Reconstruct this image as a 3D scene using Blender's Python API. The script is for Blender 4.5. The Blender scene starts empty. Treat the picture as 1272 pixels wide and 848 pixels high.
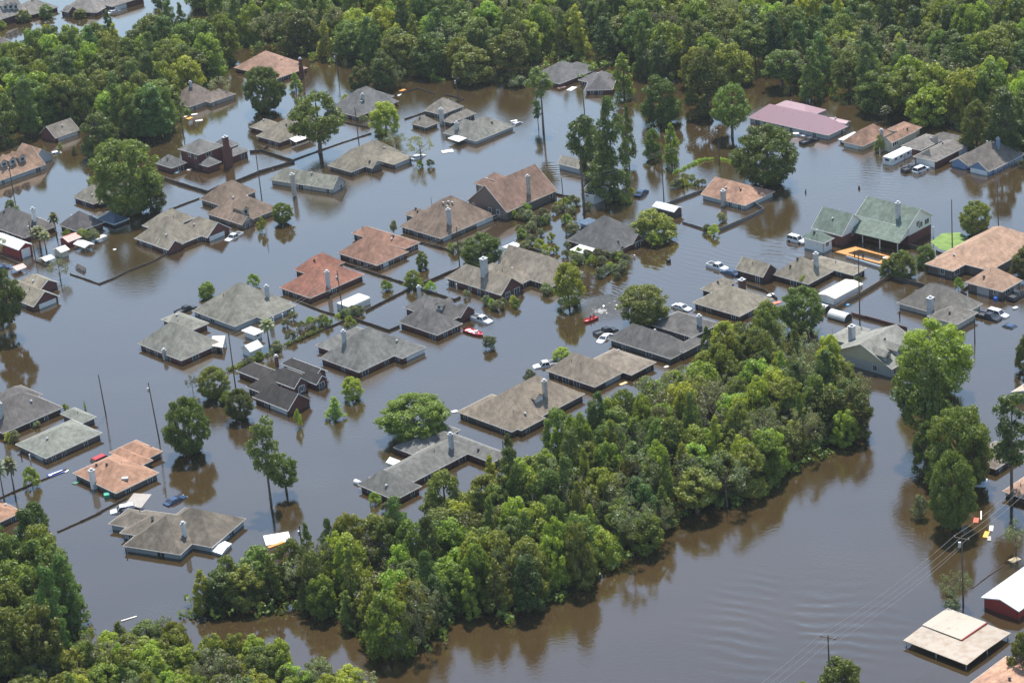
import bpy, bmesh, math, random
import numpy as np
from mathutils import Vector, Matrix
random.seed(7); RNG = np.random.default_rng(11)
S = bpy.context.scene; COL = S.collection

# ------------------------------------------------------------------ camera
F_PX, PITCH, ROLL, CAM_H = 2900.0, math.radians(24), math.radians(-5), 200.0
_f = Vector((0, math.cos(PITCH), -math.sin(PITCH))); _r0 = Vector((1, 0, 0)); _u0 = _r0.cross(_f)
RT = math.cos(ROLL)*_r0 + math.sin(ROLL)*_u0; UP = -math.sin(ROLL)*_r0 + math.cos(ROLL)*_u0
cam = bpy.data.objects.new('camera', bpy.data.cameras.new('camera')); COL.objects.link(cam)
M = Matrix((RT, UP, -_f)).transposed().to_4x4(); M.translation = Vector((0, 0, CAM_H))
cam.matrix_world = M
cam.data.sensor_width = 36; cam.data.lens = F_PX/1272*36; cam.data.clip_start = 1; cam.data.clip_end = 20000
S.camera = cam

# ------------------------------------------------------------------ light
SUN_EL, SUN_AZ = math.radians(64), math.radians(6)      # azimuth measured to the right of the view direction (+Y)
w = bpy.data.worlds.new('World'); S.world = w; w.use_nodes = True
nt = w.node_tree; bg = nt.nodes['Background']
sky = nt.nodes.new('ShaderNodeTexSky'); sky.sky_type = 'NISHITA'; sky.sun_disc = False
sky.sun_elevation = SUN_EL; sky.sun_rotation = SUN_AZ; sky.air_density = 1.5; sky.dust_density = 0.6; sky.ozone_density = 1.8; sky.altitude = 0
nt.links.new(sky.outputs[0], bg.inputs[0]); bg.inputs[1].default_value = 0.13
sl = bpy.data.lights.new('sun', 'SUN'); sl.energy = 5.0; sl.angle = math.radians(0.53); sl.color = (1.0, 0.955, 0.88)
so = bpy.data.objects.new('sun', sl); COL.objects.link(so)
sd = Vector((math.sin(SUN_AZ)*math.cos(SUN_EL), math.cos(SUN_AZ)*math.cos(SUN_EL), math.sin(SUN_EL)))
so.rotation_euler = sd.to_track_quat('Z', 'Y').to_euler(); so.location = (0, 400, 300)
S.view_settings.view_transform = 'Standard'; S.view_settings.look = 'None'
S.view_settings.exposure = 0.56; S.view_settings.gamma = 1; S.view_settings.use_curve_mapping = False
S.render.engine = 'CYCLES'
S.cycles.max_bounces = 6; S.cycles.transparent_max_bounces = 6; S.cycles.volume_bounces = 0

# ------------------------------------------------------------------ pixel helpers (points of the site read off the photo)
REG = {'a': (0, 0, 7.067), 'b': (195, 130, 7.067), 'c': (0, 230, 7.067), 'd': (460, 90, 6.36), 'e': (640, 190, 6.36),
       'f': (840, 290, 6.36), 'g': (740, 350, 6.36), 'h': (970, 370, 4.212), 'i': (1092, 540, 7.067), 'j': (280, 420, 7.067),
       'k': (160, 370, 5.3), 'l': (540, 280, 6.36), 'm': (1020, 120, 5.048), 'n': (0, 130, 7.067), 'P': (0, 0, 1.0)}
for i in range(16):
    REG['t%d' % i] = ((0, 318, 636, 952)[i % 4], (0, 212, 423, 635)[i//4], 3.975)
def px(reg, p):
    x0, y0, s = REG[reg]; return (x0+p[0]/s, y0+p[1]/s)
def ray(x, y):
    return (x-636)/F_PX*RT - (y-424)/F_PX*UP + _f
def ground(x, y, z=0.0):
    d = ray(x, y); t = (z-CAM_H)/d.z
    return Vector((d.x*t, d.y*t, z))
def gp(reg, p, z=0.0):
    return ground(*px(reg, p), z)
def project(P):
    X = P-Vector((0, 0, CAM_H)); w_ = X.dot(_f)
    return (636+F_PX*X.dot(RT)/w_, 424-F_PX*X.dot(UP)/w_)
def ppm(P):
    return F_PX/(P-Vector((0, 0, CAM_H))).dot(_f)
def height_to(P, ytop):
    lo, hi = 0.0, 60.0
    for _ in range(30):
        m = (lo+hi)/2
        if project(Vector((P.x, P.y, m)))[1] > ytop: lo = m
        else: hi = m
    return lo
ANG = math.radians(43.2)

# ------------------------------------------------------------------ materials
MATS = {}
def newmat(name):
    m = bpy.data.materials.new(name); m.use_nodes = True
    return m, m.node_tree, m.node_tree.nodes['Principled BSDF']
def N(t, k, **kw):
    n = t.nodes.new(k)
    for a, b in kw.items(): setattr(n, a, b)
    return n
def srgb(c):
    return tuple(((v/255+0.055)/1.055)**2.4 if v > 10 else v/255/12.92 for v in c)
def paint(name, col, rough=0.6, var=0.12, scale=1.5, metal=0.0, spec=0.4):
    key = (name, col, rough)
    if key in MATS: return MATS[key]
    m, t, p = newmat(name)
    tc = N(t, 'ShaderNodeTexCoord'); no = N(t, 'ShaderNodeTexNoise'); no.inputs['Scale'].default_value = scale; no.inputs['Detail'].default_value = 5
    t.links.new(tc.outputs['Object'], no.inputs['Vector'])
    mr = N(t, 'ShaderNodeMapRange'); mr.inputs[1].default_value = 0.3; mr.inputs[2].default_value = 0.7
    mr.inputs[3].default_value = 1-var; mr.inputs[4].default_value = 1+var
    t.links.new(no.outputs[0], mr.inputs[0])
    mx = N(t, 'ShaderNodeMix', data_type='RGBA', blend_type='MULTIPLY'); mx.inputs[0].default_value = 1
    mx.inputs[6].default_value = (*col, 1); t.links.new(mr.outputs[0], mx.inputs[7])
    t.links.new(mx.outputs[2], p.inputs['Base Color'])
    p.inputs['Roughness'].default_value = rough; p.inputs['Metallic'].default_value = metal; p.inputs['Specular IOR Level'].default_value = spec
    MATS[key] = m
    return m
def roof_mat(col, stain=0.35):
    key = ('roof', col, stain)
    if key in MATS: return MATS[key]
    m, t, p = newmat('shingle')
    tc = N(t, 'ShaderNodeTexCoord'); L = t.links.new
    # broad weathering
    n1 = N(t, 'ShaderNodeTexNoise'); n1.inputs['Scale'].default_value = 0.22; n1.inputs['Detail'].default_value = 6; n1.inputs['Roughness'].default_value = 0.65
    L(tc.outputs['Object'], n1.inputs['Vector'])
    # individual shingle tabs
    n2 = N(t, 'ShaderNodeTexNoise'); n2.inputs['Scale'].default_value = 2.6; n2.inputs['Detail'].default_value = 4; n2.inputs['Roughness'].default_value = 0.75
    L(tc.outputs['Object'], n2.inputs['Vector'])
    # courses (run level with height)
    sx = N(t, 'ShaderNodeSeparateXYZ'); L(tc.outputs['Object'], sx.inputs[0])
    mu = N(t, 'ShaderNodeMath', operation='MULTIPLY'); mu.inputs[1].default_value = 34; L(sx.outputs[2], mu.inputs[0])
    sn = N(t, 'ShaderNodeMath', operation='SINE'); L(mu.outputs[0], sn.inputs[0])
    # run-off streaks: noise squeezed in height
    mp = N(t, 'ShaderNodeMapping'); mp.inputs['Scale'].default_value = (1.1, 1.1, 0.12); L(tc.outputs['Object'], mp.inputs[0])
    n3 = N(t, 'ShaderNodeTexNoise'); n3.inputs['Scale'].default_value = 0.9; n3.inputs['Detail'].default_value = 3; L(mp.outputs[0], n3.inputs['Vector'])
    def rng(src, a, b, c, d):
        r = N(t, 'ShaderNodeMapRange'); r.inputs[1].default_value = a; r.inputs[2].default_value = b; r.inputs[3].default_value = c; r.inputs[4].default_value = d
        L(src, r.inputs[0]); return r.outputs[0]
    f1 = rng(n1.outputs[0], 0.32, 0.68, 1-stain*.95, 1+stain*0.5); f2 = rng(n2.outputs[0], 0.3, 0.7, 0.76, 1.2)
    f3 = rng(sn.outputs[0], -1, 1, 0.95, 1.04); f4 = rng(n3.outputs[0], 0.35, 0.65, 0.74, 1.12)
    a = N(t, 'ShaderNodeMath', operation='MULTIPLY'); L(f1, a.inputs[0]); L(f2, a.inputs[1])
    b = N(t, 'ShaderNodeMath', operation='MULTIPLY'); L(f3, b.inputs[0]); L(f4, b.inputs[1])
    c = N(t, 'ShaderNodeMath', operation='MULTIPLY'); L(a.outputs[0], c.inputs[0]); L(b.outputs[0], c.inputs[1])
    mx = N(t, 'ShaderNodeMix', data_type='RGBA', blend_type='MULTIPLY'); mx.inputs[0].default_value = 1
    mx.inputs[6].default_value = (col[0]*1.14, col[1]*1.12, col[2]*1.05, 1); L(c.outputs[0], mx.inputs[7]); L(mx.outputs[2], p.inputs['Base Color'])
    p.inputs['Roughness'].default_value = 0.85; p.inputs['Specular IOR Level'].default_value = 0.35
    bp = N(t, 'ShaderNodeBump'); bp.inputs['Strength'].default_value = 0.5; bp.inputs['Distance'].default_value = 0.05
    L(n2.outputs[0], bp.inputs['Height']); L(bp.outputs[0], p.inputs['Normal'])
    MATS[key] = m
    return m
def metal_roof(col, rust=0.0):
    key = ('metal', col, rust)
    if key in MATS: return MATS[key]
    m, t, p = newmat('sheet_metal'); L = t.links.new
    tc = N(t, 'ShaderNodeTexCoord')
    wv = N(t, 'ShaderNodeTexWave'); wv.inputs['Scale'].default_value = 1.1; wv.bands_direction = 'X'
    mp = N(t, 'ShaderNodeMapping'); mp.inputs['Rotation'].default_value = (0, 0, -ANG+math.pi/2); L(tc.outputs['Object'], mp.inputs[0]); L(mp.outputs[0], wv.inputs[0])
    n1 = N(t, 'ShaderNodeTexNoise'); n1.inputs['Scale'].default_value = 0.8; n1.inputs['Detail'].default_value = 6; L(tc.outputs['Object'], n1.inputs[0])
    cr = N(t, 'ShaderNodeValToRGB'); cr.color_ramp.elements[0].position = 0.62-0.3*rust; cr.color_ramp.elements[1].position = 0.75
    cr.color_ramp.elements[0].color = (*col, 1); cr.color_ramp.elements[1].color = (col[0]*0.75, col[1]*0.6, col[2]*0.48, 1)
    L(n1.outputs[0], cr.inputs[0])
    mr = N(t, 'ShaderNodeMapRange'); mr.inputs[3].default_value = 0.88; mr.inputs[4].default_value = 1.05; L(wv.outputs['Fac'], mr.inputs[0])
    mx = N(t, 'ShaderNodeMix', data_type='RGBA', blend_type='MULTIPLY'); mx.inputs[0].default_value = 1
    L(cr.outputs[0], mx.inputs[6]); L(mr.outputs[0], mx.inputs[7]); L(mx.outputs[2], p.inputs['Base Color'])
    p.inputs['Roughness'].default_value = 0.45
    MATS[key] = m
    return m
def brick_mat(col):
    key = ('brick', col)
    if key in MATS: return MATS[key]
    m, t, p = newmat('brick'); L = t.links.new
    tc = N(t, 'ShaderNodeTexCoord'); sx = N(t, 'ShaderNodeSeparateXYZ'); L(tc.outputs['Object'], sx.inputs[0])
    ad = N(t, 'ShaderNodeMath', operation='ADD'); L(sx.outputs[0], ad.inputs[0]); L(sx.outputs[1], ad.inputs[1])
    cb = N(t, 'ShaderNodeCombineXYZ'); L(ad.outputs[0], cb.inputs[0]); L(sx.outputs[2], cb.inputs[1])
    bk = N(t, 'ShaderNodeTexBrick'); L(cb.outputs[0], bk.inputs[0]); bk.inputs['Scale'].default_value = 1.6
    bk.inputs['Color1'].default_value = (*col, 1); bk.inputs['Color2'].default_value = (*[c*0.6 for c in col], 1)
    bk.inputs['Mortar'].default_value = (*[min(0.4, c*1.3+0.03) for c in col], 1)
    L(bk.outputs[0], p.inputs['Base Color'])
    p.inputs['Roughness'].default_value = 0.85
    MATS[key] = m
    return m
WHITE = paint('white_paint', (0.72, 0.73, 0.72), 0.5, 0.08)
TRIM = paint('trim_paint', (0.56, 0.54, 0.5), 0.55, 0.1)
GLASS = paint('window_glass', (0.03, 0.04, 0.05), 0.12, 0.05, spec=0.8)
DARK = paint('dark_metal', (0.03, 0.03, 0.035), 0.5)
POLEW = paint('pole_wood', (0.11, 0.085, 0.065), 0.85, 0.25)
BARK = paint('bark', (0.13, 0.10, 0.075), 0.9, 0.3, 3)
FENCE = paint('weathered_fence', (0.085, 0.07, 0.055), 0.85, 0.3, 2)
GALV = paint('galvanised', (0.45, 0.46, 0.47), 0.4, metal=0.3)
RUBBER = paint('rubber', (0.02, 0.02, 0.02), 0.8)

def leaf_mat(name, c1, c2, trans=0.35):
    m, t, p = newmat(name); L = t.links.new
    geo = N(t, 'ShaderNodeNewGeometry'); oi = N(t, 'ShaderNodeObjectInfo'); tc = N(t, 'ShaderNodeTexCoord')
    n1 = N(t, 'ShaderNodeTexNoise'); n1.inputs['Scale'].default_value = 0.55; n1.inputs['Detail'].default_value = 3; L(tc.outputs['Object'], n1.inputs[0])
    ad = N(t, 'ShaderNodeMath', operation='MULTIPLY_ADD'); ad.inputs[1].default_value = 0.55; L(geo.outputs['Random Per Island'], ad.inputs[0])
    sb = N(t, 'ShaderNodeMath', operation='SUBTRACT'); L(n1.outputs[0], sb.inputs[0]); sb.inputs[1].default_value = 0.28; L(sb.outputs[0], ad.inputs[2])
    mx = N(t, 'ShaderNodeMix', data_type='RGBA'); L(ad.outputs[0], mx.inputs[0]); mx.inputs[6].default_value = (*c1, 1); mx.inputs[7].default_value = (*c2, 1)
    hs = N(t, 'ShaderNodeHueSaturation'); L(mx.outputs[2], hs.inputs['Color'])
    mr = N(t, 'ShaderNodeMapRange'); mr.inputs[3].default_value = 0.72; mr.inputs[4].default_value = 1.62; L(oi.outputs['Random'], mr.inputs[0]); L(mr.outputs[0], hs.inputs['Value'])
    h2 = N(t, 'ShaderNodeMath', operation='MULTIPLY'); h2.inputs[1].default_value = 7.31; L(oi.outputs['Random'], h2.inputs[0])
    h3 = N(t, 'ShaderNodeMath', operation='FRACT'); L(h2.outputs[0], h3.inputs[0])
    mh = N(t, 'ShaderNodeMapRange'); mh.inputs[3].default_value = 0.472; mh.inputs[4].default_value = 0.530; L(h3.outputs[0], mh.inputs[0]); L(mh.outputs[0], hs.inputs['Hue'])
    L(hs.outputs[0], p.inputs['Base Color']); p.inputs['Roughness'].default_value = 0.5; p.inputs['Specular IOR Level'].default_value = 0.35
    tr = N(t, 'ShaderNodeBsdfTranslucent'); g2 = N(t, 'ShaderNodeMix', data_type='RGBA', blend_type='MULTIPLY'); g2.inputs[0].default_value = 1
    L(hs.outputs[0], g2.inputs[6]); g2.inputs[7].default_value = (1.5, 1.5, 0.55, 1); L(g2.outputs[2], tr.inputs[0])
    ms = N(t, 'ShaderNodeMixShader'); ms.inputs[0].default_value = trans
    L(p.outputs[0], ms.inputs[1]); L(tr.outputs[0], ms.inputs[2]); L(ms.outputs[0], t.nodes['Material Output'].inputs[0])
    return m
LEAF = leaf_mat('oak_leaves', (0.042, 0.070, 0.014), (0.20, 0.235, 0.052), 0.34)
LEAF_B = leaf_mat('bright_leaves', (0.10, 0.145, 0.02), (0.34, 0.38, 0.07), 0.4)
LEAF_P = leaf_mat('pine_needles', (0.032, 0.066, 0.018), (0.14, 0.19, 0.045), 0.3)
LEAF_G = leaf_mat('grey_leaves', (0.075, 0.09, 0.042), (0.25, 0.26, 0.15), 0.32)

# ------------------------------------------------------------------ object helpers
def tag(o, label=None, cat=None, group=None, kind=None):
    if label:
        o['label'] = label
        if len(label.split()) > 16: print('LONG', len(label.split()), label)
    if cat: o['category'] = cat
    if group: o['group'] = group
    if kind: o['kind'] = kind
    return o
def empty(name, loc=(0, 0, 0), rz=0.0, label=None, cat=None, group=None):
    o = bpy.data.objects.new(name, None); COL.objects.link(o); o.location = loc; o.rotation_euler = (0, 0, rz); o.empty_display_size = 0.5
    return tag(o, label, cat, group)
def obj(name, bm, mat, parent=None, smooth=False):
    me = bpy.data.meshes.new(name)
    if isinstance(bm, bpy.types.Mesh): me = bm
    else:
        if smooth:
            for f in bm.faces: f.smooth = True
        bm.to_mesh(me); bm.free()
    if mat and not me.materials: me.materials.append(mat)
    o = bpy.data.objects.new(name, me); COL.objects.link(o)
    if parent: o.parent = parent
    return o
def copy_tree(o, parent=None):
    c = o.copy(); COL.objects.link(c); c.parent = parent
    for ch in list(o.children): copy_tree(ch, c)
    return c
def hexa(bm, P):
    vs = [bm.verts.new(p) for p in P]
    for f in ((3, 2, 1, 0), (4, 5, 6, 7), (0, 1, 5, 4), (1, 2, 6, 5), (2, 3, 7, 6), (3, 0, 4, 7)):
        bm.faces.new([vs[i] for i in f])
def box(bm, x0, x1, y0, y1, z0, z1, T=lambda p: p):
    hexa(bm, [T(Vector(p)) for p in ((x0, y0, z0), (x1, y0, z0), (x1, y1, z0), (x0, y1, z0), (x0, y0, z1), (x1, y0, z1), (x1, y1, z1), (x0, y1, z1))])
def bar(bm, p, q, w_, h):
    p, q = Vector(p), Vector(q); d = (q-p).normalized(); s = d.cross(Vector((0, 0, 1)))
    if s.length < 1e-3: s = Vector((1, 0, 0))
    s.normalize(); n = s.cross(d).normalized(); s *= w_/2; n *= h/2
    hexa(bm, [p-s-n, p+s-n, q+s-n, q-s-n, p-s+n, p+s+n, q+s+n, q-s+n])
def tube(bm, pts, radii, n=8, cap=True):
    rings = []
    for i, (p, r) in enumerate(zip(pts, radii)):
        p = Vector(p); a = Vector(pts[max(i-1, 0)]); b = Vector(pts[min(i+1, len(pts)-1)]); d = (b-a).normalized()
        s = d.orthogonal().normalized() if abs(d.z) < 0.95 else Vector((1, 0, 0)); s = (s-d*s.dot(d)).normalized(); t_ = d.cross(s)
        rings.append([bm.verts.new(p+(s*math.cos(2*math.pi*k/n)+t_*math.sin(2*math.pi*k/n))*r) for k in range(n)])
    for A, B in zip(rings, rings[1:]):
        for k in range(n): bm.faces.new((A[k], A[(k+1) % n], B[(k+1) % n], B[k]))
    if cap: bm.faces.new(rings[0][::-1]); bm.faces.new(rings[-1])
def prism(bm, poly, z0, z1):
    a = [bm.verts.new((p[0], p[1], z0)) for p in poly]; b = [bm.verts.new((p[0], p[1], z1)) for p in poly]
    n = len(poly); bm.faces.new(a[::-1]); bm.faces.new(b)
    for k in range(n): bm.faces.new((a[k], a[(k+1) % n], b[(k+1) % n], b[k]))

# ------------------------------------------------------------------ water
def make_water():
    m, t, p = newmat('flood_water'); L = t.links.new
    p.inputs['Roughness'].default_value = 0.035
    p.inputs['IOR'].default_value = 1.45; p.inputs['Specular IOR Level'].default_value = 0.5; p.inputs['Coat Weight'].default_value = 1.0; p.inputs['Coat IOR'].default_value = 1.62; p.inputs['Coat Roughness'].default_value = 0.03
    geo = N(t, 'ShaderNodeNewGeometry')
    def rot(a, sx=1, sy=1):
        # rotate a plan vector so that waves run as they should
        q = N(t, 'ShaderNodeMapping'); q.inputs['Rotation'].default_value = (0, 0, a); q.inputs['Scale'].default_value = (sx, sy, 1); L(geo.outputs['Position'], q.inputs[0]); return q.outputs[0]
    def noise(v, sc, det=3, ro=0.55):
        n_ = N(t, 'ShaderNodeTexNoise'); n_.inputs['Scale'].default_value = sc; n_.inputs['Detail'].default_value = det; n_.inputs['Roughness'].default_value = ro; L(v, n_.inputs[0]); return n_.outputs[0]
    def math_(op, a, b):
        n_ = N(t, 'ShaderNodeMath', operation=op)
        for i, v in enumerate((a, b)):
            if isinstance(v, (int, float)): n_.inputs[i].default_value = v
            else: L(v, n_.inputs[i])
        return n_.outputs[0]
    def mask(pt, r0, r1):
        d = N(t, 'ShaderNodeVectorMath', operation='DISTANCE'); L(geo.outputs['Position'], d.inputs[0]); d.inputs[1].default_value = pt
        mr = N(t, 'ShaderNodeMapRange', interpolation_type='SMOOTHSTEP'); mr.inputs[1].default_value = r1; mr.inputs[2].default_value = r0; L(d.outputs['Value'], mr.inputs[0]); return mr.outputs[0]
    base = noise(rot(0.3, 1, 1.6), 0.9, 4, 0.6)                # gentle ripples everywhere
    gust = noise(rot(0.9, 1, 1), 0.018, 3)                     # patches of wind
    gm = N(t, 'ShaderNodeMapRange'); gm.inputs[1].default_value = 0.42; gm.inputs[2].default_value = 0.62; gm.inputs[3].default_value = 0.3; gm.inputs[4].default_value = 1.9; L(gust, gm.inputs[0])
    h = math_('MULTIPLY', base, math_('MULTIPLY', gm.outputs[0], 0.024))
    def waves(pt, r0, r1, ang, wl, amp, dist=9.0):
        wv = N(t, 'ShaderNodeTexWave'); wv.inputs['Scale'].default_value = 0.314/wl; wv.inputs['Distortion'].default_value = dist; wv.inputs['Detail'].default_value = 3; wv.inputs['Detail Scale'].default_value = 0.5
        L(rot(ang), wv.inputs[0]); br = N(t, 'ShaderNodeMapRange'); br.inputs[1].default_value = .38; br.inputs[2].default_value = .62; L(noise(rot(ang, 1, .35), .11, 3), br.inputs[0])
        return math_('MULTIPLY', math_('MULTIPLY', wv.outputs['Fac'], br.outputs[0]), math_('MULTIPLY', mask(pt, r0, r1), amp))
    W = [(ground(1000, 780), 3, 26, math.radians(-68), 3.0, 0.10), (ground(1110, 225), 2, 20, math.radians(-65), 1.9, 0.030), (ground(985, 325), 2, 15, math.radians(-60), 2.2, 0.06), (ground(840, 330), 4, 34, math.radians(-50), 2.0, 0.016),
         (ground(700, 212), 2, 12, math.radians(-90), 2.0, 0.03), (ground(760, 372), 2, 12, math.radians(-48), 1.3, 0.05), (ground(800, 180), 4, 22, math.radians(-80), 2.0, 0.014)]
    for q in W: h = math_('ADD', h, waves(*q))
    # chop thrown up behind the boat
    chop = math_('MULTIPLY', noise(rot(0, 1, 1), 1.4, 3, 0.7), math_('MULTIPLY', mask(ground(752, 383), 1, 9), 0.35)); h = math_('ADD', h, chop)
    for q, a in ((ground(395, 600), 0.05), (ground(425, 545), .04), (ground(205, 762), .07), (ground(1035, 690), .05), (ground(550, 450), .03)):
        h = math_('ADD', h, math_('MULTIPLY', noise(rot(0), 2.2, 2, 0.7), math_('MULTIPLY', mask(q, 1, 9), a)))
    bp = N(t, 'ShaderNodeBump'); bp.inputs['Strength'].default_value = 1.0; bp.inputs['Distance'].default_value = 1.0
    L(h, bp.inputs['Height']); L(bp.outputs[0], p.inputs['Normal']); L(bp.outputs[0], p.inputs['Coat Normal'])
    # slightly different load of silt from place to place
    sn = noise(rot(0.75, 1, 2.6), 0.011, 6, .62); cr = N(t, 'ShaderNodeMix', data_type='RGBA'); L(sn, cr.inputs[0]); cr.inputs[6].default_value = (0.022, 0.0150, 0.0072, 1); cr.inputs[7].default_value = (0.064, 0.041, 0.0170, 1)
    # churned white water trailing the boat
    fm = math_('MULTIPLY', mask(ground(746, 386), 0.2, 3.5), .85); f2 = math_('MULTIPLY', mask(ground(764, 373), 1.5, 8.0), .50); fn = noise(rot(.8, 1, 2.2), 1.5, 5, .75)
    ft = N(t, 'ShaderNodeMapRange'); ft.inputs[1].default_value = .80; ft.inputs[2].default_value = .98; L(math_('ADD', fn, math_('MULTIPLY', math_('MAXIMUM', fm, f2), .45)), ft.inputs[0])
    fx = N(t, 'ShaderNodeMix', data_type='RGBA'); L(ft.outputs[0], fx.inputs[0]); L(cr.outputs[2], fx.inputs[6]); fx.inputs[7].default_value = (.62, .6, .56, 1); L(fx.outputs[2], p.inputs['Base Color'])
    rr = N(t, 'ShaderNodeMapRange'); rr.inputs[3].default_value = .035; rr.inputs[4].default_value = .6; L(ft.outputs[0], rr.inputs[0]); L(rr.outputs[0], p.inputs['Roughness'])
    bm = bmesh.new(); vs = [bm.verts.new(v) for v in ((-9000, -3000, 0), (9000, -3000, 0), (9000, 15000, 0), (-9000, 15000, 0))]; bm.faces.new(vs)
    tag(obj('flood_water', bm, m), kind='structure')
make_water()

# ------------------------------------------------------------------ houses
class Wing:
    """One roofed rectangle. B is the eave corner nearest the camera, A the corner to its left, C the corner to its right
    (photo points, or metres)."""
    def __init__(s, idx, reg, A, B, C, ridge='u', ends='hh', pk=None, pitch=None, eave=1.22, ang=None, gin=0.3):
        s.eave = eave+0.012*idx; z = s.eave
        b = gp(reg, B, z); s.B = b
        if ang == 'B': v = (gp(reg, A, z)-b); v.z = 0; v.normalize(); u = Vector((v.y, -v.x, 0))
        else:
            a_ = ANG if ang is None else ang
            u = Vector((math.cos(a_), math.sin(a_), 0)); v = Vector((-u.y, u.x, 0))
        s.u, s.v = u, v
        s.Lv = A if isinstance(A, (int, float)) else (gp(reg, A, z)-b).dot(v)
        s.Lu = C if isinstance(C, (int, float)) else (gp(reg, C, z)-b).dot(u)
        s.Lu = max(s.Lu, 1.5); s.Lv = max(s.Lv, 1.5)
        if ends == 'hh' and ridge == 'u' and s.Lu < s.Lv: ridge = 'v'
        elif ends == 'hh' and ridge == 'v' and s.Lv < s.Lu: ridge = 'u'
        s.ridge, s.ends, s.gin = ridge, ends, gin
        s.span, s.len = (s.Lv, s.Lu) if ridge == 'u' else (s.Lu, s.Lv)
        half = s.span/2
        s.la = min(half, s.len*0.5) if ends[0] == 'h' else 0.0
        s.ha = s.len-min(half, s.len*0.5) if ends[1] == 'h' else s.len
        if pk is not None:
            q = s.pt(s.la, half, 0) ; y = px(reg, pk)[1]
            lo, hi = z, z+14
            for _ in range(30):
                m_ = (lo+hi)/2
                if project(Vector((q.x, q.y, m_)))[1] > y: lo = m_
                else: hi = m_
            pitch = (lo-z)/half
        s.raw = pitch
        s.pitch = min(max(pitch if pitch is not None else 0.6, 0.05), 0.85)+0.003*idx
        s.wall_in = 0.42
    def pt(s, a, b, z):          # a runs along the ridge, b across it
        P = s.B+(s.u*a+s.v*b if s.ridge == 'u' else s.v*a+s.u*b); return Vector((P.x, P.y, z))
    def uv(s, P):
        d = P-s.B; return d.dot(s.u), d.dot(s.v)
    def height(s, P, m=0.0):
        a, b = s.uv(P)
        if a < m or b < m or a > s.Lu-m or b > s.Lv-m: return None
        if s.ridge == 'v': a, b = b, a
        d = [b, s.span-b]
        if s.ends[0] == 'h': d.append(a)
        if s.ends[1] == 'h': d.append(s.len-a)
        return s.eave+s.pitch*min(d)
    def planes(s):
        h = s.span/2; zr = s.eave+s.pitch*h; W_, Ln = s.span, s.len
        R1, R2 = s.pt(s.la, h, zr), s.pt(s.ha, h, zr)
        c00, c10, c11, c01 = s.pt(0, 0, s.eave), s.pt(Ln, 0, s.eave), s.pt(Ln, W_, s.eave), s.pt(0, W_, s.eave)
        if (s.ha-s.la) < 0.05:
            out = [[c00, c10, R1], [c11, c01, R1]]
        else: out = [[c00, c10, R2, R1], [c11, c01, R1, R2]]
        if s.ends[0] == 'h': out.append([c01, c00, R1])
        if s.ends[1] == 'h': out.append([c10, c11, R2 if (s.ha-s.la) >= .05 else R1])
        if s.ridge == 'v': out = [p[::-1] for p in out]
        caps = [(R1, R2)] if (s.ha-s.la) >= .3 else []
        if s.ends[0] == 'h': caps += [(c00, R1), (c01, R1)]
        if s.ends[1] == 'h': caps += [(c10, R2), (c11, R2)]
        return out, caps
TH = 0.15
CHIM = paint('chimney_siding', (.42, .44, .46), .6, .2)
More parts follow.
